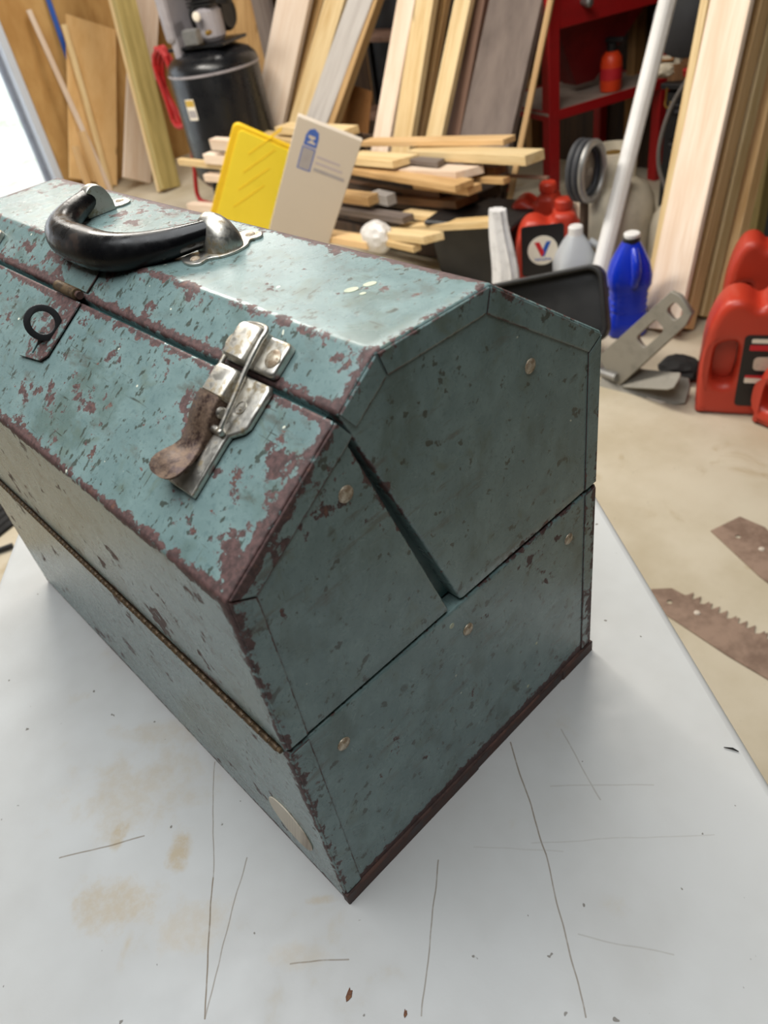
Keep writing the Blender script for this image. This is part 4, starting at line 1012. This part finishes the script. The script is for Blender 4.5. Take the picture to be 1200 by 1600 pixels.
# ================================================================== JUGS
def oil_jug(label, loc, rz, w=.215, h=.335, dp=.115, lab=True, group=None, lean=0.0, logo=False):
    t = thing('oil_jug', label, 'jug', mw=Matrix.Translation(loc) @ Matrix.Rotation(rz, 4, 'Z') @ Matrix.Rotation(lean, 4, 'Y'), group=group)
    hb = h * .84
    o_ = [(-w * .40, 0), (w * .42, 0), (w * .5, h * .05), (w * .5, hb * .80), (w * .42, hb * .90), (w * .34, hb), (w * .10, hb), (w * .06, hb * .93), (-w * .02, hb * .90), (-w * .16, hb * .96), (-w * .32, hb * .94), (-w * .44, hb * .80), (-w * .5, hb * .55), (-w * .5, h * .06)]
    hole = [(-w * .36, hb * .30), (-w * .20, hb * .27), (-w * .15, hb * .36), (-w * .15, hb * .56), (-w * .20, hb * .63), (-w * .34, hb * .60), (-w * .38, hb * .50)]
    O = [(p.x, p.y) for p in spline([(x, y, 0) for x, y in o_], 3, True)]; Hh = [(p.x, p.y) for p in spline([(x, y, 0) for x, y in hole], 3, True)]
    up_ = Matrix.Rotation(math.radians(90), 4, 'X')
    soft(link('jug_body', plate_mesh([O, Hh], dp, .024, 4), 'redjug', t, up_), 50)
    link('recess_web', plate_mesh([[(x * 1.06, y) for x, y in Hh]], .03, .002, 1), 'redjug', t, up_)
    soft(link('neck', lathe_mesh([(.030, hb - .02), (.028, hb + .012)], 18), 'redjug', t, Matrix.Translation((w * .22, 0, 0))))
    cpn = link('cap', lathe_mesh([(.031, hb + .006), (.032, hb + .01), (.032, hb + .034), (.028, hb + .040)], 20), 'redjug', t, Matrix.Translation((w * .22, 0, 0)))
    bm = bmesh.new()
    for k in range(20):
        a = 2 * math.pi * k / 20; bxb(bm, (.032 * math.cos(a), .032 * math.sin(a), hb + .022), (.003, .003, .022))
    link('grip_ribs', bm_mesh(bm), 'redjug', cpn)
    F_ = frame((0, -dp / 2 - .0005, 0), (1, 0, 0), (0, 0, 1), (0, -1, 0))
    if lab:
        lb_ = link('label', plate_mesh([rrect(w * .54, hb * .60, .012, w * .16, hb * .40)], .003, .0005), 'label_black', t, F_)
        link('label_stripe', plate_mesh([rrect(w * .46, .016, .003, w * .18, hb * .60)], .0045, 0), 'label_red', lb_)
        link('label_emblem', plate_mesh([rrect(w * .34, .040, .012, w * .18, hb * .47)], .0045, 0), 'label_gold', lb_)
        link('label_stripe', plate_mesh([rrect(w * .46, .018, .003, w * .18, hb * .33)], .0045, 0), 'label_white', lb_)
        link('label_stripe', plate_mesh([rrect(w * .46, .008, .003, w * .18, hb * .36)], .0050, 0), 'label_red', lb_)
        link('label_text', plate_mesh([rrect(w * .28, .012, .003, w * .10, hb * .655)], .0045, 0), 'label_white', lb_)
    if logo:
        cx, cy = -w * .10, hb * .60
        dk = link('label_backing', plate_mesh([rrect(w * .62, hb * .62, .012, cx, cy)], .003, .0005), 'label_black', t, F_)
        ds = link('logo_disc', plate_mesh([circ(.055, cx, cy, 32)], .0048, .0005), 'label_white', dk)
        k = .0019
        link('logo_stroke', plate_mesh([[(cx + k * x, cy + k * y) for x, y in ((-16, 17), (-6, 17), (3, -4), (-1, -12), (-3, -12))]], .0066, 0), 'label_red', ds)
        link('logo_stroke', plate_mesh([[(cx + k * x, cy + k * y) for x, y in ((-3, -12), (3, -12), (16, 17), (7, 17), (0, 2))]], .0062, 0), 'label_blue', ds)
        tx = text_mesh('Valvoline', .017, .0033); link('logo_text', tx, 'label_blue', ds, Matrix.Translation((cx, cy - .033, 0)))
    return t
def face(loc, extra=0): return math.atan2(CAM.y - loc[1], CAM.x - loc[0]) + math.pi / 2 + extra
J = at((1145, 645), FLOOR, 'z'); J1 = Vector((J.x, J.y + .055, FLOOR))
oil_jug('large red oil jug with black label at the right edge', J1, face(J1, .10), w=.255, h=.43, dp=.13)
J = at((1158, 560), FLOOR, 'z'); J2 = Vector((J.x, J.y + .06, FLOOR))
oil_jug('red oil jug with tall cap standing behind the large red jug', J2, face(J2, .1), w=.21, h=.46, lab=False)
J = at((1225, 672), FLOOR, 'z'); J3 = Vector((J.x, J.y + .02, FLOOR))
oil_jug('red jug cut off by the right frame, nearest of the jugs', J3, face(J3, -.5), w=.17, h=.24, dp=.10, lab=False)
J = at((836, 466), FLOOR, 'z'); J4 = Vector((J.x, J.y + .09, FLOOR))
oil_jug('dark red oil jug with round white logo left of the clear jug', J4, face(J4, .05), w=.25, h=.36, lab=False, logo=True)
J = at((828, 425), FLOOR, 'z'); J5 = Vector((J.x, J.y + .05, FLOOR))
oil_jug('red jug standing behind the jug with the round logo', J5, face(J5, -.3), w=.22, h=.36, lab=False)
# clear jug with white cap
J = at((898, 468), FLOOR, 'z')
cj = thing('clear_jug', 'milky plastic jug with white cap beside the blue jug', 'jug', (J.x, J.y, FLOOR), face(J, .3))
def sq(w, d, z, r=.3, n=20):
    out = []
    for k in range(n):
        a = 2 * math.pi * k / n; c, s = math.cos(a), math.sin(a); e = .55
        out.append((w / 2 * math.copysign(abs(c) ** e, c), d / 2 * math.copysign(abs(s) ** e, s), z))
    return out
soft(link('jug_body', loft_mesh([sq(.14, .13, 0), sq(.152, .142, .012), sq(.152, .142, .145), sq(.13, .12, .18), sq(.085, .08, .225), sq(.05, .05, .25)]), 'milky', cj), 50)
link('cap', lathe_mesh([(.026, .248), (.026, .276), (.022, .28)], 18), 'whitecap', cj)
link('jug_handle', tube_mesh(spline([(.045, -.02, .225), (.075, -.03, .20), (.082, -.03, .16), (.07, -.03, .125)], 5), .012, 8), 'milky', cj)
# blue jug
J = at((968, 526), FLOOR, 'z')
bj = thing('blue_jug', 'bright blue plastic jug with black neck on the concrete floor', 'jug', (J.x, J.y + .04, FLOOR), face(J, .15)); bj.scale = (1.1, 1.1, 1.12)
soft(link('jug_body', loft_mesh([sq(.105, .08, 0), sq(.118, .092, .010), sq(.118, .092, .05), sq(.108, .084, .062), sq(.112, .086, .07), sq(.104, .080, .078), sq(.112, .086, .088), sq(.104, .080, .098), sq(.112, .086, .108), sq(.104, .080, .118), sq(.112, .086, .128), sq(.106, .082, .138), sq(.126, .096, .160), sq(.128, .098, .190), sq(.110, .088, .225), sq(.072, .064, .262), sq(.046, .046, .285)]), 'bluejug', bj), 40)
soft(link('jug_handle', tube_mesh(spline([(.004, -.034, .272), (.006, -.058, .245), (.008, -.066, .21), (.006, -.056, .172)], 5), [.010 + .004 * math.sin(k / 15 * 3.14) for k in range(16)], 10), 'bluejug', bj), 60)
link('neck_ring', lathe_mesh([(.025, .283), (.025, .296), (.023, .298)], 18), 'black', bj)
link('cap', lathe_mesh([(.023, .298), (.023, .306), (.02, .308)], 18), 'whitecap', bj)

# ================================================================== BLACK DRAIN PAN ON ITS EDGE
c0 = at((870, 485), 1.80); 
pw, phh = .40, .235
dirx = (at((935, 415), 1.83) - at((800, 442), 1.73)); dirx.z *= 1; dirx.normalize()
nv = Vector((.45, -.72, .42)); nv = (nv - dirx * nv.dot(dirx)).normalized(); upd = nv.cross(dirx)
top_r = at((930, 416), 1.83)
dp_o = top_r - dirx * (pw / 2 - .02) - upd * (phh / 2 - .01)
low_z = min((dp_o + dirx * sx * pw / 2 + upd * sy * phh / 2).z for sx in (-1, 1) for sy in (-1, 1))
dpn = thing('drain_pan', 'black plastic drain pan tipped on its edge behind the toolbox', 'pan', mw=frame(dp_o, dirx, upd, nv))
soft(link('pan_wall', plate_mesh([rrect(pw, phh, .045, n=6), rrect(pw - .03, phh - .03, .035, n=6)], .05, .006, 2), 'black', dpn, Matrix.Translation((0, 0, -.025))))
soft(link('pan_floor', plate_mesh([rrect(pw - .02, phh - .02, .04, n=6)], .008, .002, 1), 'black', dpn, Matrix.Translation((0, 0, -.045))))
link('prop_block', box_mesh((.16, max(.05, low_z - FLOOR + .10), .06), .004, (0, -phh / 2 - max(.05, low_z - FLOOR + .10) / 2 + .06, -.085)), 'darkwood', dpn)
link('drain_plug', lathe_mesh([(.006, 0), (.006, .006), (.004, .008)], 12), 'label_gold', dpn, Matrix.Translation((.10, -.075, -.04)))

# ================================================================== GREY STEEL BRACKET (folding stand part) ON THE FLOOR
ga, gb_, gc = at((952, 585), FLOOR + .03, 'z'), at((1072, 472), 1.72), at((1074, 628), FLOOR, 'z')
gr = thing('steel_bracket', 'scuffed grey steel bracket with slots lying before the blue jug', 'bracket', ga)
def bar(par, nm, a, b, w, th, mat, slots=(), nrmv=None):
    a, b = Vector(a), Vector(b); d = b - a; ln = d.length; d.normalize()
    n = Vector(nrmv) if nrmv else (CAM - (a + b) / 2 - ga); n = (n - d * n.dot(d)).normalized(); w_ = n.cross(d)
    ol = [(-w * .5, 0), (w * .5, 0), (w * .42, ln * .96), (w * .2, ln), (-w * .3, ln), (-w * .42, ln * .9)]
    hl = [rrect(w * .36, (s1 - s0) * ln, w * .12, 0, (s0 + s1) / 2 * ln, 3) for s0, s1 in slots]
    o_ = link(nm, plate_mesh([ol] + hl, th, .0015, 1), mat, par, frame(a, w_, d, n)); return o_
bar(gr, 'upper_arm', (0, 0, .012), gb_ - ga, .115, .016, 'steelgrey', ((.45, .72), (.83, .95)), (.35, -.7, .6))
bar(gr, 'lower_arm', (-.02, -.01, -.012), gc - ga + Vector((0, 0, .03)), .10, .014, 'steelgrey', (), (.2, -.75, .62))
link('hinge_pin', tube_mesh([(-.035, .0, .0), (.04, -.02, .01)], .014, 10), 'zinc', gr)
g2 = at((1035, 575), 1.70)
bar(gr, 'cross_plate', (.06, .01, .0), g2 - ga + Vector((.05, 0, -.03)), .07, .006, 'steelgrey', (), (.1, -.5, .8))
# paper scrap and dark bits by it
o = link('paper_scrap', plate_mesh([[(-.03, -.02), (.02, -.025), (.035, .0), (.01, .02), (-.025, .018)]], .002, 0), 'label_white'); p = at((1030, 622), FLOOR, 'z'); o.location = (p.x, p.y, FLOOR + .0015); tag(o, 'small white paper scrap on the floor below the steel bracket', 'paper')
o = crumple('black_rag', 'dark crumpled rag on the floor between bracket and large jug', 'rag', at((1062, 580), FLOOR + .02, 'z'), .06, .05, .03, 'sole', 21)

# ================================================================== LEFT: things on the floor beyond the table
p = at((-10, 800), FLOOR, 'z')
km_ = thing('rubber_mat', 'black rubber mat on the floor beyond the left table edge', 'mat', (p.x, p.y, FLOOR), .3)
link('mat_sheet', plate_mesh([rrect(.26, .20, .02)], .012, .003), 'sole', km_, Matrix.Translation((0, 0, .006)))
bm = bmesh.new()
for k in range(7): bxb(bm, (-.10 + k * .033, 0, .013), (.012, .17, .004))
link('tread', bm_mesh(bm), 'sole', km_)
a_, b_ = at((-30, 870), FLOOR + .01, 'z'), at((20, 852), FLOOR + .01, 'z')
o = link('black_rod', tube_mesh([a_, b_], .008, 8), 'black'); tag(o, 'short black rod on the floor at the left edge', 'rod')
